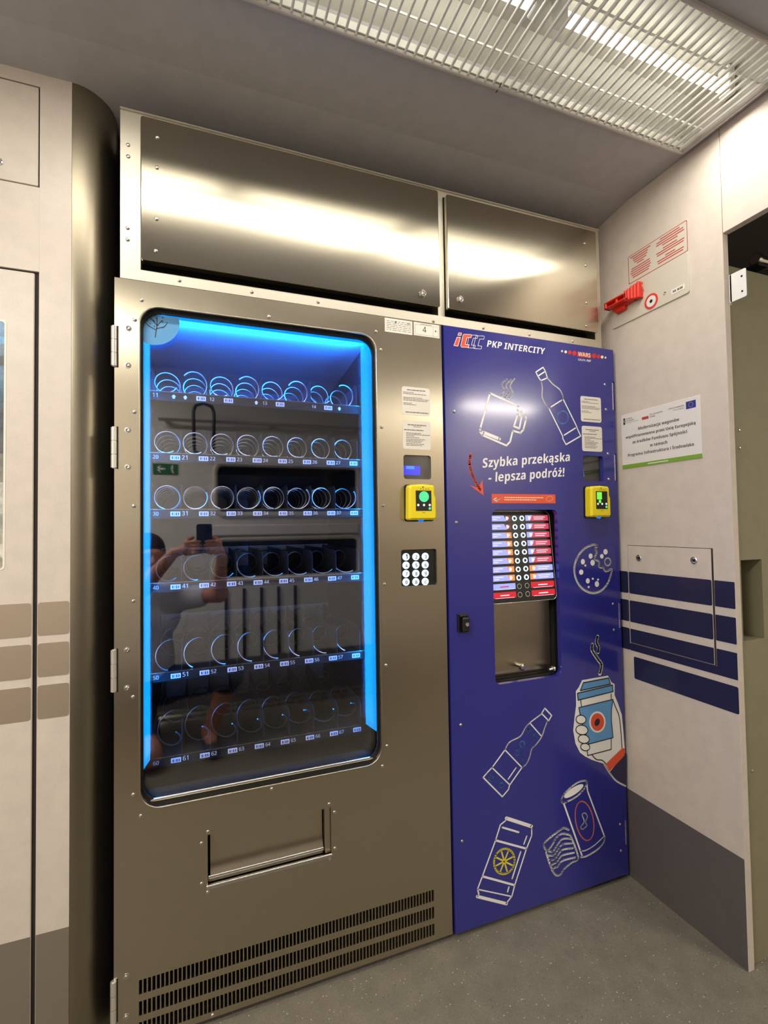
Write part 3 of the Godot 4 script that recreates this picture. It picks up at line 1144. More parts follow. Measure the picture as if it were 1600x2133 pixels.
func build_back_wall() -> void:
	var st := ST()
	# wall with two window openings, one above the other
	box(st, Vector3(-1.75, 0.0, 2.20), Vector3(0.09, CEIL, 2.24))
	box(st, Vector3(1.10, 0.0, 2.20), Vector3(WALL_X + 0.03, CEIL, 2.24))
	box(st, Vector3(0.09, 0.0, 2.20), Vector3(1.10, 0.86, 2.24))
	box(st, Vector3(0.09, 1.11, 2.20), Vector3(1.10, 1.32, 2.24))
	box(st, Vector3(0.09, 1.64, 2.20), Vector3(1.10, CEIL, 2.24))
	var bw := struct("wall_back", st, M.back_wall, "grey outer door wall across from the machines")
	st = ST()
	box(st, Vector3(WALL_X, 0.0, 1.95), Vector3(WALL_X + 0.022, 2.0025, 2.2))
	struct("wall_return", st, M.wall_laminate, "narrow beige wall beside the far side of the doorway")
	for k in 2:
		var ya: float = [1.32, 0.86][k]
		var yb: float = [1.64, 1.11][k]
		st = ST()
		box(st, Vector3(0.085, ya - 0.005, 2.225), Vector3(1.105, yb + 0.005, 2.235))
		var wn := struct("window_%d" % (k + 1), st, M.night_glass, ["upper dark window with rounded grey frame across from the machines", "lower dark window with rounded grey frame across from the machines"][k])
		st = ST()
		var ring := PackedVector3Array()
		for p in rounded(0.07, ya - 0.02, 1.12, yb + 0.02, 0.06, 8):
			ring.append(Vector3(p.x, p.y, 2.195))
		ring.append(ring[0])
		tube(st, ring, 0.020, 8, false)
		obj("window_frame", st, M.label_grey, wn)
	for x in [0.13, 0.25, 0.37, 0.49, 0.61]:
		st = ST()
		box(st, Vector3(x, 0.30, 2.188), Vector3(x + 0.020, 0.78, 2.2))
		obj("door_joint", st, M.groove, bw)
	st = ST()
	box(st, Vector3(-0.05, 1.150, 2.165), Vector3(1.1, 1.230, 2.2), 0.01)
	obj("sill", st, M.white_paint, bw)
	for z in [1.96, 2.06]:
		st = ST()
		box(st, Vector3(-0.30, 0.0, z), Vector3(1.20, 0.010, z + 0.06), 0.004)
		obj("threshold_strip", st, M.bright_steel, bw)
	st = ST()
	box(st, Vector3(-1.2, 0.0, 2.185), Vector3(1.30, 0.30, 2.2))
	obj("dark_band", st, M.wall_dark, bw)
	var ex := thing("exit_sign", Vector3(-0.245, 1.575, 2.2), "green exit sign with white arrow on the far wall", "sign")
	st = ST()
	box(st, Vector3(-0.32, 1.575, 2.190), Vector3(-0.17, 1.645, 2.1995), 0.001)
	obj("sign_plate", st, M.green_sign, ex)
	st = ST()
	var nz := Vector3(0, 0, -1)
	var s0 := Vector3(-0.245, 1.61, 2.1895)
	stroke(st, PackedVector3Array([s0, s0 + Vector3(-0.05, 0, 0)]), 0.010, nz, 0.0)
	stroke(st, PackedVector3Array([s0 + Vector3(-0.03, 0.02, 0), s0 + Vector3(-0.05, 0, 0), s0 + Vector3(-0.03, -0.02, 0)]), 0.010, nz, 0.0)
	obj("arrow_print", st, M.white_ink, ex)
	st = ST()
	stroke(st, PackedVector3Array([s0 + Vector3(0.045, 0.02, 0), s0 + Vector3(0.04, -0.005, 0), s0 + Vector3(0.05, -0.025, 0)]), 0.012, nz, 0.0)
	obj("figure_print", st, M.white_ink, ex)
	var gr := thing("grab_rail", Vector3(0.43, 1.93, 2.2), "long steel grab rail above the far window", "rail")
	st = ST()
	tube(st, PackedVector3Array([Vector3(-0.28, 1.93, 2.13), Vector3(1.13, 1.945, 2.13)]), 0.012, 10)
	obj("rail", st, M.bright_steel, gr)
	for x in [-0.24, 0.45, 1.10]:
		st = ST()
		cyl(st, Vector3(x, 1.935, 2.13), Vector3(x, 1.935, 2.2), 0.010, 0.014, 10)
		obj("bracket", st, M.bright_steel, gr)
	var lo := thing("grab_loop", Vector3(0.0, 1.72, 2.06), "looped dark steel grab bar beside the far window", "grab bar")
	st = ST()
	var hp := PackedVector3Array([Vector3(0.06, 1.74, 2.199), Vector3(0.06, 1.74, 2.06), Vector3(0.065, 1.98, 2.06), Vector3(0.05, 2.02, 2.06), Vector3(0.0, 2.04, 2.06), Vector3(-0.05, 2.02, 2.06), Vector3(-0.065, 1.98, 2.06), Vector3(-0.06, 1.74, 2.06), Vector3(-0.06, 1.74, 2.199)])
	tube(st, hp, 0.011, 8)
	obj("loop", st, M.tray_metal, lo)


func hinge(parent: Node, x: float, y0: float, y1: float, z: float, knuckles := 4) -> void:
	var st := ST()
	var h := (y1 - y0) / knuckles
	for k in knuckles:
		cyl(st, Vector3(x, y0 + h * k + 0.0006, z), Vector3(x, y0 + h * (k + 1) - 0.0006, z), 0.0065, 0.0065, 14)
	cyl(st, Vector3(x, y0 - 0.001, z), Vector3(x, y1 + 0.001, z), 0.004, 0.004, 10)
	obj("hinge", st, M.hinge_steel, parent)


func locker_door(root: Node, x0: float, x1: float, y0: float, y1: float, lock_px: Array, screw_px: Array, label: String) -> void:
	var st := ST()
	plate(st, rounded(x0, y0, x1, y1, 0.006, 4), Vector3.ZERO, Vector3.RIGHT, Vector3.UP, -0.004, 0.019, 0.0015)
	var d := obj("locker_door", st, M.brushed_steel, root, label)
	st = ST()
	var p := pf(lock_px[0], lock_px[1], 0.019)
	lathe(st, p, Vector3(0, 0, 1), [[0.0105, 0.0], [0.0105, 0.003], [0.0090, 0.0055], [0.0068, 0.0055], [0.0066, 0.003], [0.0, 0.003]], 20)
	box(st, p + Vector3(-0.004, -0.004, 0.003), p + Vector3(0.004, 0.004, 0.0062), 0.001)
	obj("lock", st, M.bright_steel, d, "round steel key lock")
	screws(screw_px, d, 0.019)


func build_overhead_cabinet() -> void:
	var root := thing("overhead_cabinet", Vector3(0.55, 1.806, -0.2), "brushed steel overhead cabinet with two locker doors above the machines", "cabinet")
	var x0 := -0.186
	var x1 := 1.291
	var st := ST()
	sheet(st, x0, 1.8065, x1, 2.2190, 0.0, -0.04, [[-0.1420, 1.8330, 0.6615, 2.2045, 0.0], [0.6835, 1.8330, 1.2640, 2.2015, 0.0]])
	obj("frame", st, M.frame_steel, root)
	st = ST()
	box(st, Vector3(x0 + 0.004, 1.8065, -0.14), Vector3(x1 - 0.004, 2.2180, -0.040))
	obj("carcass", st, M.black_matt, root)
	st = ST()
	box(st, Vector3(x0, 2.2190, -0.02), Vector3(x1, 2.2225, 0.006), 0.001)
	obj("top_lip", st, M.frame_steel, root)
	locker_door(root, -0.1395, 0.6590, 1.8500, 2.2030, [881, 612], [[328, 286], [327, 349], [326, 456], [325, 523]], "wide brushed steel locker door with a key lock at its lower right")
	locker_door(root, 0.6865, 1.2615, 1.8500, 2.2000, [959, 624], [[1218, 507], [1220, 553], [1222, 631], [1222, 679]], "narrower brushed steel locker door with a key lock at its lower left")
	screws([[267, 302], [267, 326], [266, 475], [266, 499], [374, 584], [525, 608], [663, 629], [903, 669], [911, 470], [912, 521], [913, 572], [1241, 535], [1242, 549], [1244, 655], [1245, 670], [1007, 683], [1103, 697], [1193, 711]], root)
	st = ST()
	box(st, Vector3(1.291, 1.8065, -0.12), Vector3(WALL_X - 0.001, 2.2190, -0.060))
	obj("filler_strip", st, M.wall_laminate, root)


const ROW_Y := [1.559, 1.395, 1.245, 1.0515, 0.8180, 0.5990]
const TRAY_Z := -0.115
const COL0 := -0.0935
const PITCH := 0.0709


func coil(turns: float, phase: float, depth: float) -> Mesh:
	var pts := PackedVector3Array()
	var n := int(turns * 32)
	for i in n + 1:
		var t := float(i) / n
		var a := phase - TAU * turns * t
		# the front end lies flat like the last turn of a bent wire
		pts.append(Vector3(0.0315 * cos(a), 0.0315 * sin(a), -depth * pow(t, 1.06)))
	var st := ST()
	tube(st, pts, 0.0021, 6)
	return st.commit()


func terminal(root: Node, x0: float, y0: float, x1: float, y1: float, z: float, lime: bool) -> void:
	var st := ST()
	plate(st, rounded(x0 - 0.002, y0 - 0.004, x1 + 0.003, y1 + 0.003, 0.008), Vector3(0, 0, z), Vector3.RIGHT, Vector3.UP, -0.002, 0.003)
	var t := obj("payment_terminal", st, M.black_plastic, root, "yellow card payment terminal with a glowing screen")
	var w := x1 - x0
	var h := y1 - y0
	# housing: left flank slopes back, face set to the right, right edge bulges below the middle
	var prof := PackedVector2Array([Vector2(x0 + 0.002, y1 - 0.008), Vector2(x0, y0 + 0.004), Vector2(x0 + 0.004, y0), Vector2(x1 - 0.006, y0), Vector2(x1, y0 + 0.006), Vector2(x1, y0 + h * 0.62), Vector2(x1 - 0.004, y0 + h * 0.72), Vector2(x1 - 0.004, y1 - 0.006), Vector2(x1 - 0.009, y1), Vector2(x0 + w * 0.5, y1 + 0.0025), Vector2(x0 + 0.006, y1)])
	st = ST()
	plate(st, prof, Vector3(0, 0, z), Vector3.RIGHT, Vector3.UP, 0.003, 0.030, 0.006)
	obj("housing", st, M.yellow_plastic, t)
	var f := z + 0.0302
	st = ST()
	box(st, Vector3(x0 + w * 0.24, y0 + h * 0.26, f - 0.001), Vector3(x0 + w * 0.80, y0 + h * 0.84, f + 0.0006), 0.0004)
	obj("screen_glass", st, M.black_plastic, t, "black terminal screen")
	var g := f + 0.0009
	var c := Vector3(x0 + w * 0.53, y0 + h * 0.665, g)
	st = ST()
	if lime:
		box(st, Vector3(x0 + w * 0.28, y0 + h * 0.57, g - 0.0003), Vector3(x0 + w * 0.52, y0 + h * 0.81, g))
		lathe(st, Vector3(x0 + w * 0.42, y0 + h * 0.505, g), Vector3(0, 0, 1), [[0.0055, 0.0], [0.0, 0.0]], 14)
		obj("screen_light", st, M.screen_lime, t)
	else:
		lathe(st, c, Vector3(0, 0, 1), [[0.0155, 0.0], [0.0, 0.0]], 28)
		obj("screen_light", st, M.screen_green, t)
	st = ST()
	for k in 3:
		var p := Vector3(x0 + w * (0.32 + 0.205 * k), y0 + h * 0.425, g)
		lathe(st, p, Vector3(0, 0, 1), [[0.0036, 0.0], [0.0, 0.0]], 10)
	obj("screen_icons", st, M.screen_white, t)
	st = ST()
	lathe(st, Vector3(x0 + w * 0.73, y0 + h * 0.325, g), Vector3(0, 0, 1), [[0.0040, 0.0], [0.0, 0.0]], 12)
	obj("screen_button", st, M.screen_green, t)
	st = ST()
	var b0 := Vector3(x0 + w * 0.46, y0 + 0.0045, z + 0.0215)
	lathe(st, b0, Vector3(0, -0.35, 0.94).normalized(), [[0.0105, -0.004], [0.0100, 0.003], [0.0070, 0.0045], [0.0, 0.0048]], 16)
	obj("contact_light", st, M.chip_blue, t)
	st = ST()
	lathe(st, Vector3(x0 + w * 0.50, y1 - 0.006, f), Vector3(0, 0, 1), [[0.0022, 0.0002], [0.0, 0.0004]], 8)
	for k in 4:
		box(st, Vector3(x0 + w * (0.40 + 0.09 * k), y1 - 0.0125, f - 0.0005), Vector3(x0 + w * (0.45 + 0.09 * k), y1 - 0.0110, f + 0.0002))
	box(st, Vector3(x0 + w * 0.46, y0 + h * 0.205, f - 0.0005), Vector3(x0 + w * 0.57, y0 + h * 0.215, f + 0.0002))
	obj("small_print", st, M.text_ink, t)


func paper(root: Node, x0: float, y0: float, x1: float, y1: float, z: float, lines: Array, label: String) -> void:
	var st := ST()
	plate(st, rounded(x0, y0, x1, y1, 0.007, 4), Vector3(0, 0, z), Vector3.RIGHT, Vector3.UP, 0.0, 0.0005)
	var s := obj("sticker", st, M.sticker, root, label)
	st = ST()
	var w := x1 - x0
	var h := y1 - y0
	for l in lines:
		# l: [left, right, height from top] as shares
		var y: float = y1 - h * l[2]
		var th := 0.0009 if l.size() < 4 else 0.0014
		var x: float = x0 + w * l[0]
		var e: float = x0 + w * l[1]
		while x < e:
			var n: float = minf(e, x + rng.randf_range(0.004, 0.011))
			quad(st, Vector3(x, y - th, z + 0.0007), Vector3(n, y - th, z + 0.0007), Vector3(n, y + th, z + 0.0007), Vector3(x, y + th, z + 0.0007), Vector3(0, 0, 1))
			x = n + 0.0012
	obj("print", st, M.grey_ink, s)


const PAPER_A := [[0.18, 0.85, 0.11, 1], [0.05, 0.42, 0.20], [0.05, 0.86, 0.25], [0.05, 0.72, 0.38], [0.05, 0.96, 0.43], [0.05, 0.90, 0.48], [0.05, 0.36, 0.58], [0.05, 0.50, 0.63], [0.12, 0.94, 0.90, 1]]
const PAPER_B := [[0.18, 0.84, 0.14, 1], [0.38, 0.66, 0.20], [0.05, 0.74, 0.32, 1], [0.12, 0.66, 0.43], [0.12, 0.97, 0.48], [0.12, 0.42, 0.53], [0.12, 0.60, 0.59], [0.12, 0.78, 0.65], [0.12, 0.70, 0.70], [0.12, 0.66, 0.75], [0.12, 0.76, 0.81], [0.12, 0.68, 0.86]]


func build_snack_machine() -> void:
	var root := thing("snack_machine", Vector3(0.236, 0.0, -0.3), "brushed steel snack vending machine with a tall window and rows of empty wire spirals", "vending machine")
	var x0 := -0.198
	var x1 := 0.6705
	var y0 := 0.017
	var y1 := 1.8055
	var win := [-0.1445, 0.5435, 0.4620, 1.7475, 0.047]
	var flap := [0.0045, 0.3285, 0.3135, 0.4545, 0.0]
	var holes := [win, flap, [0.5405, 1.3385, 0.6285, 1.4085, 0.008], [0.5280, 1.0290, 0.6415, 1.1340, 0.007]]
	for r in [[0.127, 0.159], [0.079, 0.111], [0.032, 0.064]]:
		for k in 81:
			var x := -0.1465 + 0.0094 * k
			holes.append([x, r[0], x + 0.0066, r[1], 0.0])
	var st := ST()
	sheet(st, x0, y0, x1, y1, 0.0, -0.014, holes)
	obj("door_panel", st, M.door_steel, root, "brushed steel door with a rounded window opening and vent slots")
	# carcass behind the door
	st = ST()
	box(st, Vector3(x0 + 0.012, 0.0, -0.72), Vector3(x0 + 0.03, y1, -0.02))
	box(st, Vector3(x1 - 0.02, 0.0, -0.72), Vector3(x1, y1, -0.02))
	box(st, Vector3(x0 + 0.012, 0.0, -0.74), Vector3(x1, y1, -0.72))
	box(st, Vector3(x0 + 0.012, y1 - 0.02, -0.72), Vector3(x1, y1, -0.016))
	box(st, Vector3(x0 + 0.012, 0.0, -0.10), Vector3(x1, 0.30, -0.06))
	box(st, Vector3(0.475, 0.30, -0.06), Vector3(x1, y1, -0.05))
	obj("carcass", st, M.black_matt, root)
	# lining of the display room
	var cx0 := -0.1500
	var cx1 := 0.4660
	st = ST()
	quad(st, Vector3(cx0, 0.47, -0.11), Vector3(cx0, 0.47, -0.62), Vector3(cx0, 1.765, -0.62), Vector3(cx0, 1.765, -0.11), Vector3(1, 0, 0))
	quad(st, Vector3(cx1, 0.47, -0.11), Vector3(cx1, 0.47, -0.62), Vector3(cx1, 1.765, -0.62), Vector3(cx1, 1.765, -0.11), Vector3(-1, 0, 0))
	quad(st, Vector3(cx0, 0.47, -0.62), Vector3(cx1, 0.47, -0.62), Vector3(cx1, 1.765, -0.62), Vector3(cx0, 1.765, -0.62), Vector3(0, 0, 1))
	quad(st, Vector3(cx0, 0.535, -0.05), Vector3(cx1, 0.535, -0.05), Vector3(cx1, 0.47, -0.62), Vector3(cx0, 0.47, -0.62), Vector3(0, 1, 0))
	obj("lining", st, M.dark_liner, root)
	st = ST()
	quad(st, Vector3(cx0, 1.765, -0.03), Vector3(cx1, 1.765, -0.03), Vector3(cx1, 1.725, -0.62), Vector3(cx0, 1.725, -0.62), Vector3(0, -1, 0))
	obj("lining_top", st, M.pale_liner, root)
	# light strips down both sides, and one along the top
	for s in [[-0.1480, 1.0], [0.4655, -1.0]]:
		st = ST()
		var e0 := Vector3(s[0], 0.0, -0.034)
		var e1 := Vector3(s[0] + 0.0150 * s[1], 0.0, -0.110)
		var en := Vector3((e0.z - e1.z) * s[1], 0, absf(e1.x - e0.x)).normalized()
		var eb := -en * 0.003
		quad(st, e0 + Vector3(0, 0.612, 0), e1 + Vector3(0, 0.612, 0), e1 + Vector3(0, 1.755, 0), e0 + Vector3(0, 1.755, 0), en)
		quad(st, e0 + eb + Vector3(0, 0.612, 0), e1 + eb + Vector3(0, 0.612, 0), e1 + eb + Vector3(0, 1.755, 0), e0 + eb + Vector3(0, 1.755, 0), -en)
		quad(st, e1 + Vector3(0, 0.612, 0), e1 + eb + Vector3(0, 0.612, 0), e1 + eb + Vector3(0, 1.755, 0), e1 + Vector3(0, 1.755, 0), Vector3(0, 0, -1))
		quad(st, e0 + Vector3(0, 0.612, 0), e1 + Vector3(0, 0.612, 0), e1 + eb + Vector3(0, 0.612, 0), e0 + eb + Vector3(0, 0.612, 0), Vector3(0, -1, 0))
		obj("light_strip", st, M.led_blue, root, "glowing blue light strip")
		area_light("strip_blue", Vector3(s[0] + 0.0125 * s[1], 1.18, -0.074), en, Vector3.UP, Vector2(1.1, 0.05), Color(0.05, 0.52, 1.0), 0.36)
	st = ST()
	box(st, Vector3(cx0 + 0.004, 1.752, -0.080), Vector3(cx1 - 0.004, 1.760, -0.036), 0.001)
	obj("light_strip", st, M.led_blue, root, "glowing blue light strip")
	area_light("strip_blue", Vector3(0.158, 1.748, -0.085), Vector3(0, 0.10, -1), Vector3.RIGHT, Vector2(0.58, 0.02), Color(0.02, 0.42, 1.0), 0.8)
	# gasket ring, inner sill and panes, the third added to strengthen reflections
	st = ST()
	var outer := rounded(win[0] - 0.004, win[1] - 0.004, win[2] + 0.004, win[3] + 0.004, 0.049, 8)
	var inner := rounded(win[0] + 0.006, win[1] + 0.010, win[2] - 0.008, win[3] - 0.010, 0.042, 8)
	for i in outer.size():
		var a := outer[i]
		var b := outer[(i + 1) % outer.size()]
		var c := inner[(i + 1) % inner.size()]
		var d := inner[i]
		quad(st, Vector3(a.x, a.y, -0.013), Vector3(b.x, b.y, -0.013), Vector3(c.x, c.y, -0.016), Vector3(d.x, d.y, -0.016), Vector3(0, 0, 1))
		var n := (Vector2((win[0] + win[2]) / 2.0, (win[1] + win[3]) / 2.0) - d).normalized()
		quad(st, Vector3(d.x, d.y, -0.016), Vector3(c.x, c.y, -0.016), Vector3(c.x, c.y, -0.0225), Vector3(d.x, d.y, -0.0225), Vector3(n.x, n.y, 0))
	obj("gasket", st, M.rubber, root, "black rubber gasket round the window")
	st = ST()
	tube(st, PackedVector3Array([Vector3(win[0] + 0.012, win[1] + 0.0115, -0.019), Vector3(win[2] - 0.014, win[1] + 0.0115, -0.019)]), 0.0045, 10)
	obj("window_sill", st, M.bright_steel, root, "bright steel lip under the pane")
	st = ST()
	var rim := PackedVector3Array()
	for p in rounded(win[0] - 0.0005, win[1] - 0.0005, win[2] + 0.0005, win[3] + 0.0005, 0.0475, 10):
		rim.append(Vector3(p.x, p.y, -0.0012))
	rim.append(rim[0])
	tube(st, rim, 0.0024, 8, false)
	obj("window_rim", st, M.door_steel, root, "rolled steel edge of the window opening")
	for z in [-0.0230, -0.0310, -0.0390]:
		st = ST()
		box(st, Vector3(win[0] - 0.003, win[1] - 0.003, z - 0.003), Vector3(win[2] + 0.003, win[3] + 0.003, z))
		obj("glass_pane", st, M.pane, root, "clear glass pane")
	# round film sticker in the corner of the pane with a small tree
	st = ST()
	var fan := PackedVector3Array()
	var cc := Vector3(-0.118, 1.722, -0.0227)
	for i in 29:
		var t := TAU * i / 28.0
		var p := cc + Vector3(0.062 * cos(t), 0.062 * sin(t), 0)
		p.x = maxf(p.x, win[0] + 0.006)
		p.y = minf(p.y, win[3] - 0.012)
		fan.append(p)
	fan.remove_at(28)
	fill(st, fan, Vector3(0, 0, 1), 0.0)
	var fs := obj("window_sticker", st, M.sky_ink, root, "round pale sticker with a small dark tree")
	st = ST()
	for br in [[[0, -0.03], [0.004, 0.0], [-0.012, 0.018]], [[0.004, 0.0], [0.016, 0.014]], [[0.002, -0.012], [-0.014, -0.004], [-0.022, 0.004]], [[0.003, -0.008], [0.02, -0.002], [0.026, 0.006]], [[0.004, 0], [0.004, 0.02]]]:
		var line := PackedVector3Array()
		for p in br:
			line.append(cc + Vector3(p[0] + 0.006, p[1] - 0.012, 0))
		stroke(st, line, 0.0022, Vector3(0, 0, 1), 0.0003)
	for i in 14:
		var p := cc + Vector3(rng.randf_range(-0.016, 0.034), rng.randf_range(-0.024, 0.010), 0.0003)
		lathe(st, p, Vector3(0, 0, 1), [[0.0016, 0.0], [0.0, 0.0]], 6)
	obj("tree_print", st, M.text_ink, fs)
	# trays
	var tag_a := ST()
	box(tag_a, Vector3(-0.0122, -0.0062, 0), Vector3(0.0122, 0.0062, 0.0012), 0.0004)
	var tag_b := ST()
	for k in [[-0.0085, 0.0032], [-0.0030, 0.0012], [0.0008, 0.0030], [0.0062, 0.0026]]:
		box(tag_b, Vector3(k[0], -0.0036, 0.0011), Vector3(k[0] + k[1], 0.0036, 0.0015))
	var tag_mesh := two(tag_a, M.white_ink, tag_b, M.flag_blue)
	var div := ST()
	var dp := PackedVector2Array([Vector2(0, 0), Vector2(0.48, 0), Vector2(0.48, 0.072), Vector2(0.02, 0.072), Vector2(0.0, 0.060)])
	plate(div, dp, Vector3.ZERO, Vector3(0, 0, -1), Vector3.UP, -0.0006, 0.0006)
	var div_mesh := div.commit()
	var arrow := ST()
	fill(arrow, PackedVector3Array([Vector3(-0.003, -0.005, 0), Vector3(0.003, -0.005, 0), Vector3(0.003, 0.0, 0), Vector3(0.006, 0.0, 0), Vector3(0, 0.006, 0), Vector3(-0.006, 0.0, 0), Vector3(-0.003, 0.0, 0)]), Vector3(0, 0, 1), 0.0)
	var arrow_mesh := arrow.commit()
	var coil_sets := [
		[coil(6.0, -0.9, 0.42), coil(6.0, 2.4, 0.42)],
		[coil(7.0, -1.2, 0.45), coil(7.0, -1.3, 0.45)],
		[coil(8.0, -1.7, 0.45), coil(8.0, 0.7, 0.45)],
		[coil(2.6, -0.8, 0.45), coil(2.6, -1.2, 0.45)],
		[coil(2.6, -1.5, 0.45), coil(2.6, -1.6, 0.45)],
		[coil(2.6, 1.0, 0.45), coil(2.6, 1.2, 0.45)],
	]
	for r in 6:
		var y: float = ROW_Y[r]
		st = ST()
		box(st, Vector3(cx0 + 0.006, y - 0.013, TRAY_Z - 0.004), Vector3(cx1 - 0.006, y + 0.0115, TRAY_Z), 0.0008)
		box(st, Vector3(cx0 + 0.006, y + 0.0090, TRAY_Z - 0.50), Vector3(cx1 - 0.006, y + 0.0105, TRAY_Z - 0.003))
		var tray := obj("tray", st, M.rail_plastic, root, "dark metal tray with a price rail")
		st = ST()
		box(st, Vector3(cx0 + 0.006, y + 0.012, TRAY_Z - 0.490), Vector3(cx1 - 0.006, y + 0.085, TRAY_Z - 0.486))
		obj("rear_plate", st, M.rear_panel, tray)
		st = ST()
		box(st, Vector3(cx0 + 0.008, y + 0.0105, TRAY_Z - 0.003), Vector3(cx1 - 0.008, y + 0.0120, TRAY_Z + 0.0002))
		obj("rail_edge", st, M.bright_steel, tray)
		for k in 8:
			var x := COL0 + PITCH * k
			var cm: Mesh = coil_sets[r][k % 2]
			var turn := Basis(Vector3(0, 0, 1), rng.randf_range(-0.3, 0.3))
			put("spiral", cm, M.wire, tray, Vector3(x, y + 0.0445, TRAY_Z - 0.010), turn)
			if r > 0:
				put("price_tag", tag_mesh, null, tray, Vector3(x + 0.0215, y - 0.001, TRAY_Z))
				st = ST()
				lettering(st, str((r + 1) * 10 + k), Vector3(x - 0.0330, y - 0.0050, TRAY_Z), Vector3(x - 0.0330 + 0.0135, y - 0.0050, TRAY_Z), Vector3(0, 0, 1), 0.0003, false)
				obj("number", st, M.white_ink, tray)
			elif k % 2 == 0:
				st = ST()
				lettering(st, str(11 + k / 2), Vector3(x - 0.0330, y - 0.0050, TRAY_Z), Vector3(x - 0.0330 + 0.0120, y - 0.0050, TRAY_Z), Vector3(0, 0, 1), 0.0003, false)
				obj("number", st, M.white_ink, tray)
		for k in 9:
			if r > 0 or k % 2 == 0:
				put("divider", div_mesh, M.tray_metal, tray, Vector3(COL0 + PITCH * (k - 0.5), y + 0.0105, TRAY_Z - 0.004))
		if r == 0:
			for k in [1, 2, 4, 6]:
				put("price_tag", tag_mesh, null, tray, Vector3(COL0 + PITCH * k + 0.0160, y - 0.001, TRAY_Z))
			for p in [[362, 826], [386, 829], [534, 838], [707, 850]]:
				put("arrow_mark", arrow_mesh, M.white_ink, tray, Vector3(pf(p[0], p[1], TRAY_Z).x, y - 0.001, TRAY_Z + 0.0004))
	# delivery flap
	st = ST()
	var fl := PackedVector2Array([Vector2(0.0105, 0.345), Vector2(0.2935, 0.345), Vector2(0.2935, 0.4545), Vector2(0.0105, 0.4545)])
	var prev := Vector3(0, 0.4545, -0.012)
	var steps := 14
	var pn := Vector3(0, 0, 1)
	for i in steps + 1:
		# a flap that hangs straight and curls forward at its foot
		var t := float(i) / steps
		var yy := lerpf(0.4545, 0.3465, t)
		var zz := -0.024 + 0.010 * pow(maxf(0.0, t - 0.62) / 0.38, 2.0)
		var slope := 2.0 * 0.010 / 0.38 * maxf(0.0, t - 0.62) / 0.38 / 0.108
		var nn := Vector3(0, slope, 1).normalized()
		var cur := Vector3(0, yy, zz)
		if i > 0:
			var q := [prev + Vector3(0.0105, 0, 0), prev + Vector3(0.2945, 0, 0), cur + Vector3(0.2945, 0, 0), cur + Vector3(0.0105, 0, 0)]
			var ns := [pn, pn, nn, nn]
			for k in [0, 1, 2, 0, 2, 3]:
				vert(st, q[k], ns[k])
		prev = cur
		pn = nn
	obj("delivery_flap", st, M.door_steel, root, "steel delivery flap")
	st = ST()
	box(st, Vector3(0.0025, 0.326, -0.060), Vector3(0.3155, 0.456, -0.040))
	obj("flap_back", st, M.black_matt, root)
	st = ST()
	box(st, Vector3(0.0045, 0.3300, -0.036), Vector3(0.2965, 0.3440, -0.012), 0.004)
	box(st, Vector3(0.0010, 0.3240, -0.004), Vector3(0.3145, 0.3330, 0.0055), 0.003)
	for e in [[0.0060, 0.2950, 0.3435, -0.0150], [0.0015, 0.3140, 0.3325, 0.0030]]:
		tube(st, PackedVector3Array([Vector3(e[0], e[2], e[3]), Vector3(e[1], e[2], e[3])]), 0.0042, 12)
	obj("flap_ledge", st, M.bright_steel, root, "bright steel ledge below the flap")
	st = ST()
	box(st, Vector3(0.2985, 0.3330, -0.034), Vector3(0.3135, 0.4545, -0.006), 0.002)
	obj("flap_jamb", st, M.door_steel, root)
	# hinges at the left edge
	for hh in [[680, 763], [890, 975], [1353, 1440], [2042, 2128]]:
		var ya := pf(241, hh[1]).y
		var yb := pf(241, hh[0]).y
		hinge(root, x0 - 0.0005, ya, yb, 0.001, 3)
		st = ST()
		box(st, Vector3(x0 + 0.005, ya - 0.002, -0.0005), Vector3(x0 + 0.0085, yb + 0.002, 0.0006))
		obj("hinge_gap", st, M.black_matt, root)
	screws([[267, 684], [266, 761], [266, 896], [266, 973], [265, 1354], [265, 1433], [263, 2034], [263, 2118]], root, 0.0, washer_mesh)
	screws([[295, 625], [281, 666], [280, 858], [279, 1054], [278, 1252], [277, 1452], [277, 1656], [293, 1700], [566, 1644], [560, 660], [783, 691], [793, 729], [795, 890], [798, 1053], [801, 1217], [804, 1386], [806, 1554], [797, 1596], [433, 1733], [420, 1757], [420, 1841], [433, 1859], [686, 1675], [697, 1692], [698, 1767], [687, 1790], [443, 2115]], root)
	# plates at the top right
	st = ST()
	box(st, Vector3(0.4890, 1.7625, 0.0), Vector3(0.5755, 1.8030, 0.0006))
	var pl := obj("rating_plate", st, M.sticker, root, "white rating plate with small print")
	st = ST()
	for k in 6:
		var y := 1.7955 - k * 0.0052
		var x := 0.4940
		while x < 0.568:
			var n := x + rng.randf_range(0.004, 0.016)
			box(st, Vector3(x, y - 0.0007, 0.0005), Vector3(minf(n, 0.571), y + 0.0007, 0.0008))
			x = n + 0.003
	box(st, Vector3(0.5200, 1.7915, 0.0005), Vector3(0.5255, 1.7970, 0.0008))
	lettering(st, "CE", Vector3(0.5600, 1.7910, 0.0), Vector3(0.5690, 1.7910, 0.0), Vector3(0, 0, 1), 0.0009)
	obj("print", st, M.grey_ink, pl)
	st = ST()
	box(st, Vector3(0.5800, 1.7635, 0.0), Vector3(0.6640, 1.8030, 0.0006))
	pl = obj("number_plate", st, M.sticker, root, "white plate with a black number")
	st = ST()
	lettering(st, "4", Vector3(0.6085, 1.7755, 0.0), Vector3(0.6205, 1.7755, 0.0), Vector3(0, 0, 1), 0.0009, false)
	obj("print", st, M.black_ink, pl)
	st = ST()
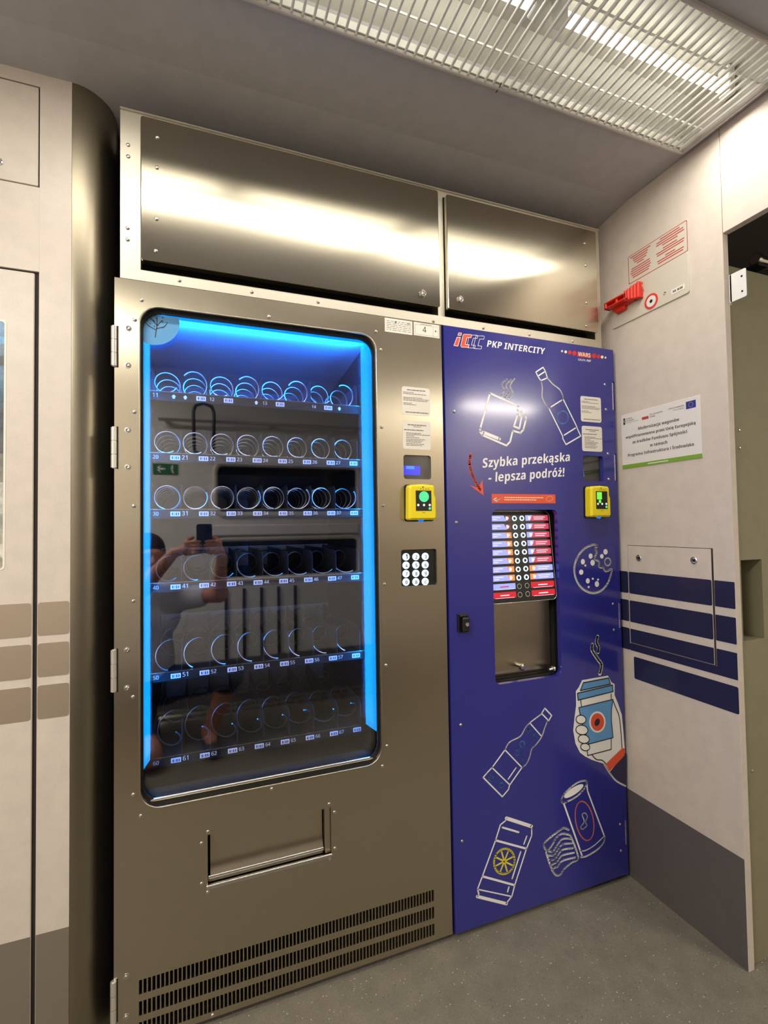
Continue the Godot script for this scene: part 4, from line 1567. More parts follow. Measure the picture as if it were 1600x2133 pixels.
	for e in [[0.5840, 1.7675, 0.6430, 1.7675], [0.5840, 1.7965, 0.6600, 1.7965], [0.6430, 1.7675, 0.6430, 1.7965], [0.6600, 1.7675, 0.6600, 1.7965], [0.5840, 1.7675, 0.5840, 1.7965], [0.643, 1.7675, 0.66, 1.7675]]:
		stroke(st, PackedVector3Array([Vector3(e[0], e[1], 0), Vector3(e[2], e[3], 0)]), 0.0006, Vector3(0, 0, 1), 0.0008)
	box(st, Vector3(0.6000, 1.7985, 0.0005), Vector3(0.6390, 1.7998, 0.0008))
	box(st, Vector3(0.6490, 1.7810, 0.0005), Vector3(0.6540, 1.7860, 0.0008))
	obj("frame_print", st, M.grey_ink, pl)
	paper(root, 0.5385, 1.5255, 0.6285, 1.6085, 0.0, PAPER_A, "white paper sticker with lines of grey print and an empty corner")
	paper(root, 0.5390, 1.4255, 0.6290, 1.5085, 0.0, PAPER_B, "white paper sticker with a list in grey print")
	display_unit(root, 0.5405, 1.3385, 0.6285, 1.4085, true)
	terminal(root, 0.5425, 1.2190, 0.6305, 1.3190, 0.0, false)
	# keypad
	st = ST()
	box(st, Vector3(0.5260, 1.0270, -0.016), Vector3(0.6435, 1.1360, -0.008))
	var kp := obj("keypad", st, M.black_plastic, root, "black keypad with twelve glowing round keys")
	var names := ["1", "2", "3", "4", "5", "6", "7", "8", "9", "0", "B", "C"]
	var ks := ST()
	lathe(ks, Vector3.ZERO, Vector3(0, 0, 1), [[0.0106, 0.0], [0.0106, 0.003], [0.0098, 0.0042], [0.0, 0.0046]], 22)
	var key_mesh := ks.commit()
	for k in 12:
		var c := pf([846, 866.5, 886][k % 3], [1160, 1177.5, 1195, 1212.3][k / 3] - [0.0, 0.5, 1.0][k % 3], -0.006)
		c.z = -0.008
		put("key_light", key_mesh, M.key_glow, kp, c)
		st = ST()
		lettering(st, names[k], c + Vector3(-0.0034, -0.0058, 0.0046), c + Vector3(0.0034, -0.0058, 0.0046), Vector3(0, 0, 1), 0.0006, true)
		obj("digit", st, M.text_ink, kp)


func display_unit(root: Node, x0: float, y0: float, x1: float, y1: float, lit: bool) -> void:
	var st := ST()
	box(st, Vector3(x0 - 0.002, y0 - 0.002, -0.022), Vector3(x1 + 0.002, y1 + 0.002, -0.018))
	var d := obj("display", st, M.black_plastic, root, "small black display window")
	st = ST()
	if lit:
		box(st, Vector3(x0 - 0.001, y0 + 0.014, -0.018), Vector3(x0 + 0.060, y0 + 0.041, -0.0165))
		obj("display_screen", st, M.lcd_blue, d, "glowing blue screen")
		st = ST()
		box(st, Vector3(x0 + 0.015, y0 + 0.031, -0.0168), Vector3(x0 + 0.041, y0 + 0.040, -0.0161))
		obj("display_text", st, M.lcd_pale, d)
	else:
		fill(st, PackedVector3Array([Vector3(x0 + 0.001, y0 + 0.016, -0.0178), Vector3(x0 + 0.026, y0 + 0.017, -0.0178), Vector3(x0 + 0.020, y0 + 0.044, -0.0178), Vector3(x0 + 0.001, y0 + 0.046, -0.0178)]), Vector3(0, 0, 1), 0.0)
		obj("display_label", st, M.ring_ink, d, "pale blue label behind the window")
	st = ST()
	box(st, Vector3(x0 - 0.001, y0 - 0.001, -0.008), Vector3(x1 + 0.001, y1 + 0.001, -0.005))
	obj("display_pane", st, M.pane, d)


const BZ := 0.004
const OA := Vector2(780, 640)
const SA := 2.909
const OB := Vector2(780, 1080)
const OC := Vector2(920, 1380)
const SC := 3.678
const OL := Vector2(930, 670)
const SL := 4.444
const OM := Vector2(1010, 1015)
const SM := 8.365
const FRONT := Vector3(0, 0, 1)


# lines of print on the blue door: each entry is [points in a crop, width in crop pixels, smooth, closed]
func drawing(st: SurfaceTool, off: Vector2, s: float, list: Array, layer := 1) -> void:
	var m := 1.28 / FOCAL / s * 1.12
	for l in list:
		var p := crop(off, s, l[0], BZ)
		var closed: bool = l.size() > 3 and l[3]
		if l[2]:
			p = smooth(p, closed)
		stroke(st, p, l[1] * m * 1.05, FRONT, 0.0003 * layer, closed)


func dots(st: SurfaceTool, off: Vector2, s: float, list: Array, layer := 1) -> void:
	for d in list:
		fill(st, ellipse(off, s, d[0], d[1], d[2], d[3] if d.size() > 3 else d[2] * 1.12, d[4] if d.size() > 4 else 0.0, 20, BZ), FRONT, 0.0003 * layer)


func shape(st: SurfaceTool, off: Vector2, s: float, list: Array, layer := 1, soft := false) -> void:
	var p := crop(off, s, list, BZ)
	fill(st, smooth(p, true) if soft else p, FRONT, 0.0003 * layer)


func build_drink_machine() -> void:
	var root := thing("drink_machine", Vector3(1.008, 0.0, -0.3), "blue hot drink vending machine printed with white cups, bottles and cans", "vending machine")
	var x0 := 0.6770
	var x1 := 1.3385
	var y0 := 0.017
	var y1 := 1.8040
	var st := ST()
	var op := [0.8310, 0.7120, 1.0810, 1.2480, 0.020]
	var dis := [1.1925, 1.3445, 1.2795, 1.4300, 0.008]
	var holes := [op, dis]
	# notches for the hinges at the right edge
	for h in [[795, 855], [945, 1002], [1256, 1312], [1716, 1772]]:
		var ya := pf(1275, h[1], BZ).y
		var yb := pf(1275, h[0], BZ).y
		holes.append([x1 - 0.0100, ya, x1 + 0.001, yb, 0.0])
		hinge(root, x1 - 0.0050, ya + 0.002, yb - 0.002, -0.004, 3)
	sheet(st, x0, y0, x1, y1, BZ, -0.012, holes)
	obj("door_panel", st, M.blue_film, root, "glossy blue printed door")
	st = ST()
	box(st, Vector3(x0 + 0.002, 0.0, -0.70), Vector3(x1, y1 - 0.004, -0.075))
	box(st, Vector3(x0 + 0.002, 0.0, -0.075), Vector3(op[0] - 0.004, y1 - 0.004, -0.030))
	box(st, Vector3(op[2] + 0.004, 0.0, -0.075), Vector3(x1, y1 - 0.004, -0.030))
	box(st, Vector3(op[0] - 0.004, 0.0, -0.075), Vector3(op[2] + 0.004, op[1] - 0.004, -0.030))
	box(st, Vector3(op[0] - 0.004, op[3] + 0.004, -0.075), Vector3(op[2] + 0.004, y1 - 0.004, -0.030))
	obj("carcass", st, M.black_matt, root)
	# cup niche
	st = ST()
	box(st, Vector3(op[0] - 0.002, op[1] - 0.002, -0.056), Vector3(op[2] + 0.001, op[3], -0.050))
	var ni := obj("cup_niche", st, M.door_steel, root, "steel back of the cup niche")
	st = ST()
	var sp := pf(1079, 1385, -0.045)
	lathe(st, sp, Vector3(0.25, -0.15, 1).normalized(), [[0.006, -0.006], [0.006, 0.012], [0.011, 0.013], [0.011, 0.022], [0.008, 0.024], [0.0, 0.024]], 14)
	obj("spout", st, M.bright_steel, ni)
	st = ST()
	var sp2 := pf(1149, 1394, -0.02)
	lathe(st, sp2 + Vector3(-0.012, 0, 0), Vector3(1, 0.1, 0).normalized(), [[0.0, 0.0], [0.006, 0.0], [0.006, 0.014], [0.009, 0.015], [0.009, 0.022], [0.0, 0.022]], 12)
	obj("catch", st, M.bright_steel, ni)
	# menu: a tilted black glass panel with backlit strips and ring buttons
	menu_panel(root, op)
	# lock on the left
	var lk := pf(963, 1297, BZ)
	st = ST()
	box(st, Vector3(lk.x - 0.0165, lk.y - 0.0280, BZ), Vector3(lk.x + 0.0150, lk.y + 0.0280, BZ + 0.006), 0.002)
	box(st, Vector3(lk.x - 0.0080, lk.y - 0.0260, BZ + 0.005), Vector3(lk.x + 0.0150, lk.y + 0.0180, BZ + 0.020), 0.004)
	box(st, Vector3(lk.x - 0.0130, lk.y + 0.0170, BZ + 0.004), Vector3(lk.x + 0.0150, lk.y + 0.0250, BZ + 0.012), 0.002)
	var lo := obj("door_lock", st, M.black_plastic, root, "black lock housing")
	st = ST()
	lathe(st, Vector3(lk.x + 0.0050, lk.y - 0.002, BZ + 0.020), FRONT, [[0.0062, 0.0], [0.0062, 0.002], [0.0045, 0.003], [0.0, 0.0025]], 14)
	obj("lock_cylinder", st, M.bright_steel, lo, "silver key cylinder")
	screws([[946, 857], [951, 1088], [960, 1510], [963, 1752], [1260, 801], [1262, 853], [1266, 945], [1268, 998], [1277, 1258], [1279, 1312], [1292, 1717], [1294, 1772]], root, BZ)
	paper(root, 1.1885, 1.5450, 1.2765, 1.6315, BZ, PAPER_A, "white paper sticker with lines of grey print and an empty corner")
	paper(root, 1.1905, 1.4450, 1.2775, 1.5305, BZ, PAPER_B, "white paper sticker with a list in grey print")
	display_unit(root, dis[0], dis[1], dis[2], dis[3], false)
	terminal(root, 1.1935, 1.2225, 1.2800, 1.3240, BZ, true)
	# orange strip label
	st = ST()
	var oa := pf(1024, 1028, BZ)
	var ob := pf(1157, 1048.5, BZ)
	box(st, Vector3(oa.x, ob.y, BZ), Vector3(ob.x, oa.y - 0.001, BZ + 0.0005))
	var ol := obj("orange_label", st, M.orange_ink, root, "orange strip label with a white arrow")
	st = ST()
	drawing(st, OM, SM, [[[[300, 185], [215, 222], [150, 215]], 16, true], [[[200, 185], [148, 215], [212, 248]], 15, false]], 3)
	obj("arrow_print", st, M.white_ink, ol)
	st = ST()
	for l in [[340, 178, 1015, 182], [340, 218, 900, 218]]:
		var p := crop(OM, SM, [[l[0], l[1]], [l[2], l[3]]], BZ)
		var x := p[0].x
		while x < p[1].x:
			var n := minf(p[1].x, x + rng.randf_range(0.004, 0.010))
			box(st, Vector3(x, p[0].y - 0.0016, BZ + 0.0004), Vector3(n, p[0].y + 0.0016, BZ + 0.0008))
			x = n + 0.0015
	stroke(st, ellipse(OM, SM, 1125, 200, 58, 42, -15, 20, BZ), 0.0012, FRONT, 0.0008, true)
	obj("text_print", st, M.cream_ink, ol)
	door_prints(root)


func menu_panel(root: Node, op: Array) -> void:
	var yt: float = op[3] - 0.004
	var yb: float = 0.9560
	var zt := -0.036
	var zb := -0.006
	var v := Vector3(0, yt - yb, zt - zb).normalized()
	var o := Vector3(0, yb, zb)
	var n := Vector3.RIGHT.cross(v).normalized()
	var h := Vector2(yt - yb, zt - zb).length()
	var xr := hit(1152, 1160, o, n).x
	var st := ST()
	plate(st, rounded(op[0] + 0.001, 0.0, xr, h, 0.016, 6), o, Vector3.RIGHT, v, -0.012, 0.0, 0.001)
	var mp := obj("menu_screen", st, M.black_plastic, root, "black menu panel with backlit drink strips and two columns of ring buttons")
	st = ST()
	var edge := PackedVector3Array()
	for p in rounded(op[0] + 0.0005, 0.0006, xr, h - 0.0006, 0.016, 6):
		edge.append(o + Vector3.RIGHT * p.x + v * p.y)
	edge.append(edge[0])
	tube(st, edge, 0.0011, 6, false)
	obj("menu_edge", st, M.bright_steel, mp, "thin bright edge")
	var bt := ST()
	lathe(bt, Vector3.ZERO, Vector3(0, 0, 1), [[0.0086, 0.0], [0.0084, 0.0022], [0.0072, 0.0030], [0.0056, 0.0024], [0.0050, 0.0010]], 22)
	var bc := ST()
	lathe(bc, Vector3.ZERO, Vector3(0, 0, 1), [[0.0052, 0.0012], [0.0, 0.0014]], 18)
	var ring_lit := two(bt, M.key_glow, bc, M.black_plastic)
	bt = ST()
	lathe(bt, Vector3.ZERO, Vector3(0, 0, 1), [[0.0082, 0.0006], [0.0072, 0.0006]], 22)
	bc = ST()
	lathe(bc, Vector3.ZERO, Vector3(0, 0, 1), [[0.0074, 0.0004], [0.0, 0.0004]], 18)
	var ring_dark := two(bt, M.white_ink, bc, M.black_plastic)
	var turn := Basis(Vector3.RIGHT, v, n)
	# strips: corners read off the photograph, row by row
	for r in 10:
		var t := r / 9.0
		for side in 2:
			# centre of the button
			var bx := lerpf(512.0, 612.0, t) if side == 0 else lerpf(642.0, 746.0, t)
			var by := lerpf(543.0, 1872.0, t) if side == 0 else lerpf(541.0, 1858.0, t)
			var c := hit(OM.x + bx / SM, OM.y + by / SM, o, n)
			put("ring_button", ring_lit if r < 8 else ring_dark, null, mp, c, turn)
			var xa := lerpf(110.0, 146.0, t) if side == 0 else lerpf(704.0, 815.0, t)
			var xb := lerpf(440.0, 545.0, t) if side == 0 else lerpf(1097.0, 1222.0, t)
			var ym := lerpf(547.0, 1885.0, t) if side == 0 else lerpf(538.0, 1836.0, t)
			var pa := hit(OM.x + xa / SM, OM.y + ym / SM, o, n)
			var pb := hit(OM.x + xb / SM, OM.y + (ym - 8.0) / SM, o, n)
			if side == 0:
				pa.x = maxf(pa.x, op[0] + 0.003)
			strip(mp, pa.x, pb.x, (pa + pb) / 2.0, v, n, r, side)


func strip(mp: Node, xa: float, xb: float, mid: Vector3, v: Vector3, n: Vector3, r: int, side: int) -> void:
	var hh := 0.0092
	var base := ST()
	var at := func(x: float, y: float, l: float) -> Vector3: return Vector3(x, mid.y, mid.z) + v * y + n * l
	var w := xb - xa
	var under: Material = M.menu_lavender
	if side == 1 and r < 6:
		under = M.menu_pink
	if r == 9 or (r == 8 and side == 1):
		under = M.menu_red
	quad(base, at.call(xa, -hh, 0.0006), at.call(xb, -hh, 0.0006), at.call(xb, hh, 0.0006), at.call(xa, hh, 0.0006), n)
	var pic := ST()
	var ink := ST()
	if r < 8:
		# a picture of a cup at the inner end, then print
		var s := 1.0 if side == 0 else -1.0
		var e := xb if side == 0 else xa
		var pw := w * (0.30 if side == 0 else 0.26)
		quad(pic, at.call(e - s * pw * 1.15, hh, 0.0009), at.call(e, hh, 0.0009), at.call(e, -hh, 0.0009), at.call(e - s * pw * 0.7, -hh, 0.0009), n)
		var cup := e - s * pw * 0.62
		quad(ink, at.call(cup - 0.0046, 0.0055, 0.0012), at.call(cup + 0.0046, 0.0055, 0.0012), at.call(cup + 0.0034, -0.0060, 0.0012), at.call(cup - 0.0034, -0.0060, 0.0012), n)
		quad(ink, at.call(cup + 0.0046, 0.0030, 0.0012), at.call(cup + 0.0072, 0.0030, 0.0012), at.call(cup + 0.0066, -0.0022, 0.0012), at.call(cup + 0.0040, -0.0022, 0.0012), n)
		var tx0 := xa + w * 0.06 if side == 0 else xa + w * 0.36
		for k in 2:
			var len2: float = w * ([0.42, 0.22][k] if side == 0 else [0.5, 0.42][k])
			var yy: float = [0.0028, -0.0034][k]
			quad(ink, at.call(tx0, yy - 0.0011, 0.0010), at.call(tx0 + len2, yy - 0.0011, 0.0010), at.call(tx0 + len2, yy + 0.0011, 0.0010), at.call(tx0, yy + 0.0011, 0.0010), n)
	else:
		quad(pic, at.call(xa + w * 0.30, -0.0022, 0.0009), at.call(xa + w * 0.70, -0.0022, 0.0009), at.call(xa + w * 0.70, 0.0008, 0.0009), at.call(xa + w * 0.30, 0.0008, 0.0009), n)
		quad(ink, at.call(xa + w * 0.08, -hh, 0.0009), at.call(xa + w * 0.92, -hh, 0.0009), at.call(xa + w * 0.92, -hh + 0.0012, 0.0009), at.call(xa + w * 0.08, -hh + 0.0012, 0.0009), n)
	var pm: Material = M.menu_brown if r < 6 else M.menu_amber
	var im: Material = M.menu_white
	if side == 0 and r < 8:
		pm = M.menu_amber if r > 1 else M.menu_brown
	if r >= 8:
		pm = M.menu_white if r == 9 or side == 1 else M.menu_red
	elif side == 1 and r < 6:
		pm = M.menu_lavender
	obj("drink_strip", two(base, under, pic, pm, ink, im), null, mp)


func door_prints(root: Node) -> void:
	var st := ST()
	# steaming mug
	drawing(st, OA, SA, [
		[[[700, 521], [872, 600], [868, 628], [890, 632], [916, 652], [918, 680], [902, 742], [885, 762], [838, 748], [822, 815], [800, 838], [655, 775], [638, 752], [642, 732]], 12, false, true],
		[[[868, 648], [892, 662], [878, 735], [845, 722]], 12, false, true],
		[[[658, 758], [758, 798]], 20, false],
		[[[803, 437], [772, 465], [786, 500], [768, 540]], 9, true],
		[[[826, 440], [798, 475], [812, 515], [790, 548]], 9, true],
		[[[849, 433], [822, 475], [838, 520], [812, 553]], 9, true],
	])
	obj("mug_print", st, M.white_ink, root, "white outline drawing of a steaming mug")
	st = ST()
	drawing(st, OA, SA, [
		[[[978, 393], [1022, 364], [1036, 388], [990, 418]], 8, false, true],
		[[[990, 418], [1008, 445]], 8, false], [[[1036, 390], [1048, 428]], 8, false], [[[1008, 445], [1048, 428]], 8, false],
		[[[1009, 445], [1017, 485], [1017, 545], [1038, 590], [1057, 612]], 8, true], [[[1057, 612], [1140, 780], [1142, 797], [1161, 832], [1250, 780], [1232, 742], [1222, 715], [1143, 556]], 8, false],
		[[[1048, 428], [1080, 465], [1122, 498], [1140, 532], [1143, 556]], 8, true],
		[[[1070, 604], [1135, 563]], 8, false], [[[1150, 775], [1218, 732]], 8, false],
	])
	obj("bottle_print", st, M.white_ink, root, "white outline drawing of an upright bottle with a blue ring")
	st = ST()
	stroke(st, ellipse(OA, SA, 1141, 667, 33, 38, 0, 28, BZ), 0.0040, FRONT, 0.0003, true)
	obj("ring_print", st, M.ring_ink, root)
	st = ST()
	var a := crop(OA, SA, [[655, 972], [1183, 932]], BZ)
	lettering(st, "Szybka przekąska", a[0], a[1], FRONT, 0.0003, true, 0.17, 0.97)
	a = crop(OA, SA, [[690, 1060], [1150, 1024]], BZ)
	lettering(st, "- lepsza podróż!", a[0], a[1], FRONT, 0.0003, true, 0.17, 0.97)
	obj("slogan_print", st, M.white_ink, root, "white bold slogan in two slanting lines")
	st = ST()
	a = crop(OL, SL, [[374, 231], [905, 302]], BZ)
	lettering(st, "PKP INTERCITY", a[0], a[1], FRONT, 0.0003, true, 0.24, 0.92)
	obj("logo_print", st, M.white_ink, root, "white slanted capital letters at the top of the door")
	var big_c := [[160, 118], [226, 120], [233, 128], [227, 149], [190, 148], [173, 211], [209, 214], [203, 240], [138, 236], [131, 226], [152, 128]]
	st = ST()
	shape(st, OL, SL, [[112, 104], [140, 107], [134, 129], [105, 127]], 2)
	shape(st, OL, SL, [[97, 145], [129, 146], [105, 228], [68, 222]], 2)
	shape(st, OL, SL, big_c, 2)
	obj("logo_mark", st, M.orange_ink, root, "orange slanted lettering mark with white outlines")
	st = ST()
	drawing(st, OL, SL, [[[[112, 104], [140, 107], [134, 129], [105, 127]], 5, false, true], [[[97, 145], [129, 146], [105, 228], [68, 222]], 5, false, true], [big_c, 5, false, true]], 3)
	var c2 := []
	var c3 := []
	for p in big_c:
		c2.append([p[0] + 58, p[1] + 6])
		c3.append([p[0] + 118, p[1] + 13])
	drawing(st, OL, SL, [[c2, 4, false, true], [c3, 4, false, true]], 1)
	obj("logo_outline", st, M.white_ink, root)
	st = ST()
	dots(st, OL, SL, [[1142, 285, 17], [1184, 292, 20], [1367, 317, 20], [1406, 323, 17]])
	shape(st, OL, SL, [[1212, 285], [1338, 302], [1336, 338], [1210, 322]], 1)
	obj("partner_mark", st, M.red_ink, root, "row of red dots with a red word plate between them")
	st = ST()
	dots(st, OL, SL, [[1070, 273, 9], [1104, 280, 12], [1441, 328, 13], [1472, 333, 9]])
	a = crop(OL, SL, [[1219, 317], [1333, 333]], BZ)
	lettering(st, "WARS", a[0], a[1], FRONT, 0.0006, true, 0.0, 1.0)
	obj("partner_dots", st, M.cream_ink, root)
	st = ST()
	a = crop(OL, SL, [[1219, 360], [1288, 369]], BZ)
	lettering(st, "GRUPA", a[0], a[1], FRONT, 0.0003, false)
	a = crop(OL, SL, [[1297, 370], [1335, 375]], BZ)
	lettering(st, "PKP", a[0], a[1], FRONT, 0.0003, true, 0.2)
	obj("partner_print", st, M.white_ink, root)
	# red curved arrow
	st = ST()
	drawing(st, OA, SA, [[[[583, 893], [577, 945], [588, 1000], [615, 1065], [640, 1105]], 17, true]])
	shape(st, OA, SA, [[578, 1078], [618, 1092], [636, 1082], [654, 1044], [662, 1140]])
	obj("arrow_print", st, M.orange_ink, root, "red curved arrow pointing at the menu")
	# bitten biscuit
	st = ST()
	drawing(st, OB, SA, [[[[1350, 166], [1320, 160], [1270, 185], [1230, 235], [1211, 300], [1222, 370], [1260, 425], [1320, 452], [1375, 436], [1413, 392], [1432, 342], [1436, 308], [1402, 320], [1386, 298], [1362, 292], [1360, 262], [1334, 242], [1346, 206], [1338, 182]], 14, true, true]])
	dots(st, OB, SA, [[1263, 262, 12, 17], [1310, 228, 12, 16], [1322, 268, 13, 18], [1278, 285, 6], [1253, 325, 13, 16], [1293, 378, 12, 16], [1323, 365, 6], [1355, 370, 6], [1348, 397, 13, 18], [1298, 415, 6], [1400, 202, 13, 17], [1378, 229, 11, 14]])
	stroke(st, ellipse(OB, SA, 1413, 262, 18, 23, 0, 20, BZ), 0.0050, FRONT, 0.0003, true)
	obj("biscuit_print", st, M.white_ink, root, "white outline drawing of a bitten biscuit with crumbs")
	# steam above the cup
	var s1 := [[1352, 715], [1345, 750], [1358, 782], [1355, 810]]
	var s2 := [[1320, 765], [1320, 800], [1352, 850], [1376, 888], [1366, 940]]
	st = ST()
	drawing(st, OB, SA, [[s1, 24, true], [s2, 26, true]], 1)
	obj("steam_halo", st, M.white_ink, root)
	st = ST()
	drawing(st, OB, SA, [[s1, 9, true], [s2, 9, true]], 2)
	obj("steam_print", st, M.black_ink, root)
	hand_and_cup(root)
	# slanting bottle
	st = ST()
	drawing(st, OC, SC, [
		[[[790, 350], [843, 406], [820, 446], [766, 390]], 10, false, true],
		[[[812, 442], [790, 500], [765, 570], [722, 630], [690, 662], [675, 720], [650, 775], [614, 806]], 10, true],
		[[[614, 806], [520, 940], [512, 972], [465, 1028], [318, 880], [345, 848], [390, 800], [486, 668]], 10, false],
		[[[768, 392], [675, 462], [640, 502], [602, 565], [520, 610], [486, 668]], 10, true],
		[[[675, 462], [766, 566]], 9, false], [[[486, 670], [613, 802]], 9, false], [[[386, 805], [521, 936]], 9, false], [[[570, 806], [510, 893]], 9, false],
	])
	obj("bottle_print", st, M.white_ink, root, "white outline drawing of a slanting fizzy drink bottle")
	st = ST()
	for d in [[669, 523, 12], [708, 567, 12], [617, 625, 18], [578, 690, 14], [628, 732, 13], [377, 885, 16], [458, 938, 14]]:
		stroke(st, ellipse(OC, SC, d[0], d[1], d[2], d[2] * 1.3, 0, 18, BZ), 0.0036, FRONT, 0.0003, true)
	obj("bubble_print", st, M.ring_ink, root)
	# can with a lemon slice
	st = ST()
	drawing(st, OC, SC, [
		[[[495, 1192], [688, 1255]], 26, false],
		[[[488, 1212], [450, 1243], [413, 1362], [312, 1638], [275, 1735], [285, 1775]], 11, false],
		[[[690, 1275], [690, 1325], [650, 1425], [560, 1705], [538, 1790], [500, 1838]], 11, false],
		[[[272, 1792], [498, 1848]], 22, false],
		[[[413, 1362], [650, 1426]], 15, false], [[[314, 1638], [560, 1706]], 15, false], [[[280, 1738], [537, 1792]], 9, false],
		[[[466, 1263], [590, 1300]], 14, false], [[[652, 1330], [630, 1390]], 11, false], [[[605, 1450], [540, 1655]], 12, false], [[[515, 1720], [505, 1756]], 12, false],
	])
	obj("can_print", st, M.white_ink, root, "white outline drawing of a drink can with a lemon slice")
	st = ST()
	stroke(st, ellipse(OC, SC, 480, 1523, 78, 98, 12, 30, BZ), 0.0062, FRONT, 0.0003, true)
	for k in 8:
		var t := TAU * k / 8.0 + 0.2
		var p := Vector2(70 * cos(t), 88 * sin(t)).rotated(deg_to_rad(12))
		drawing(st, OC, SC, [[[[480, 1523], [480 + p.x, 1523 + p.y]], 12, false]])
	obj("lemon_print", st, M.yellow_ink, root, "yellow lemon slice")
	# crisps and their tube
	st = ST()
	drawing(st, OC, SC, [
		[[[935, 1078], [1075, 1478]], 14, false], [[[1112, 930], [1118, 985], [1245, 1325]], 12, false],
		[[[1068, 1490], [1110, 1482], [1190, 1435], [1240, 1380], [1250, 1335]], 14, true], [[[1062, 1440], [1100, 1440], [1170, 1400], [1245, 1330]], 9, true],
		[[[930, 1075], [918, 1055], [935, 1012], [985, 960], [1050, 915], [1100, 905], [1112, 925], [1085, 975], [1035, 1025], [970, 1062]], 14, true, true],
		[[[1076, 1166], [1098, 1153], [1116, 1180], [1102, 1222], [1112, 1248], [1082, 1276], [1066, 1258], [1092, 1218]], 9, true, true],
	])
	dots(st, OC, SC, [[1012, 985, 88, 26, -34]])
	obj("crisp_tube_print", st, M.white_ink, root, "white outline drawing of a crisp tube")
	st = ST()
	stroke(st, ellipse(OC, SC, 1095, 1213, 68, 152, -10, 36, BZ), 0.0042, FRONT, 0.0003, true)
	obj("oval_print", st, M.salmon_ink, root, "salmon oval ring")
	st = ST()
	var waves := [[[[972, 1282], [935, 1268], [885, 1300], [800, 1368], [783, 1402], [808, 1440], [845, 1400], [880, 1340], [925, 1312], [985, 1322]], 15, true], [[[985, 1322], [1020, 1405], [1046, 1500], [1000, 1530], [940, 1580], [905, 1628], [868, 1622], [835, 1560], [800, 1455]], 15, true]]
	for i in 5:
		var dy := i * 42.0
		waves.append([[[808 + i * 9, 1440 + dy * 0.9], [850 + i * 6, 1448 + dy * 0.7], [885, 1400 + dy], [925, 1352 + dy], [990 + i * 8, 1350 + dy * 0.85]], 14, true])
	drawing(st, OC, SC, waves)
	obj("crisp_print", st, M.white_ink, root, "white drawing of a stack of wavy crisps")


func hand_and_cup(root: Node) -> void:
	var st := ST()
	shape(st, OC, SC, [[1075, 135], [1275, 100], [1300, 150], [1325, 165], [1325, 250], [1350, 310], [1380, 400], [1395, 560], [1402, 650], [1404, 690], [1285, 845], [1240, 775], [1150, 745], [1100, 720], [1060, 690], [1025, 620], [1008, 520], [1018, 420], [1030, 330], [1028, 220], [1050, 190]], 1)
	drawing(st, OC, SC, [[[[1245, 780], [1290, 850], [1340, 908], [1408, 945]], 14, true]], 1)
	obj("hand_print", st, M.white_ink, root, "white printed hand holding a blue takeaway cup")
	st = ST()
	shape(st, OC, SC, [[1288, 838], [1402, 700], [1416, 700], [1412, 940], [1345, 902]], 2)
	obj("cuff_print", st, M.navy_ink, root)
	st = ST()
	var lid := [[1085, 155], [1278, 118], [1292, 165], [1062, 215]]
	var rim := [[1040, 235], [1308, 172], [1312, 222], [1045, 288]]
	var sleeve := [[1050, 345], [1312, 282], [1300, 360], [1300, 440], [1312, 575], [1125, 625], [1110, 570], [1075, 470]]
	shape(st, OC, SC, lid, 2)
	shape(st, OC, SC, rim, 2)
	shape(st, OC, SC, sleeve, 2)
	obj("cup_print", st, M.sky_ink, root)
	st = ST()
	dots(st, OC, SC, [[1192, 455, 63, 82]], 3)
	obj("badge_print", st, M.white_ink, root)
	st = ST()
	dots(st, OC, SC, [[1192, 455, 51, 68]], 4)
	obj("badge_disc", st, M.orange_ink, root)
	st = ST()
	shape(st, OC, SC, [[1255, 778], [1385, 652], [1402, 660], [1400, 712], [1285, 832]], 3)
	obj("wristband_print", st, M.orange_ink, root)
	st = ST()
	dots(st, OC, SC, [[1190, 457, 19, 30, 20]], 5)
	drawing(st, OC, SC, [[lid, 9, false, true], [rim, 9, false, true], [sleeve, 8, false, true], [[[1065, 288], [1070, 335]], 8, false], [[[1298, 240], [1298, 285]], 8, false],
		[[[1112, 640], [1118, 712], [1298, 665], [1298, 585]], 8, false], [[[1312, 290], [1335, 350], [1358, 410], [1372, 520], [1380, 650]], 8, true], [[[1152, 708], [1185, 742], [1228, 748], [1258, 775]], 8, true]], 3)
	var fingers := [[1065, 435, 38, 33], [1072, 515, 46, 36], [1086, 585, 42, 33], [1098, 646, 35, 28]]
	obj("outline_print", st, M.black_ink, root)
	st = ST()
	dots(st, OC, SC, [[1065, 435, 38, 34], [1072, 515, 46, 37], [1086, 585, 42, 34], [1098, 646, 35, 29]], 5)
	obj("finger_print", st, M.white_ink, root)
	st = ST()
	for f in fingers:
		stroke(st, ellipse(OC, SC, f[0], f[1], f[2], f[3], 10, 22, BZ), 0.0030, FRONT, 0.0018, true)
	obj("finger_outline", st, M.black_ink, root)


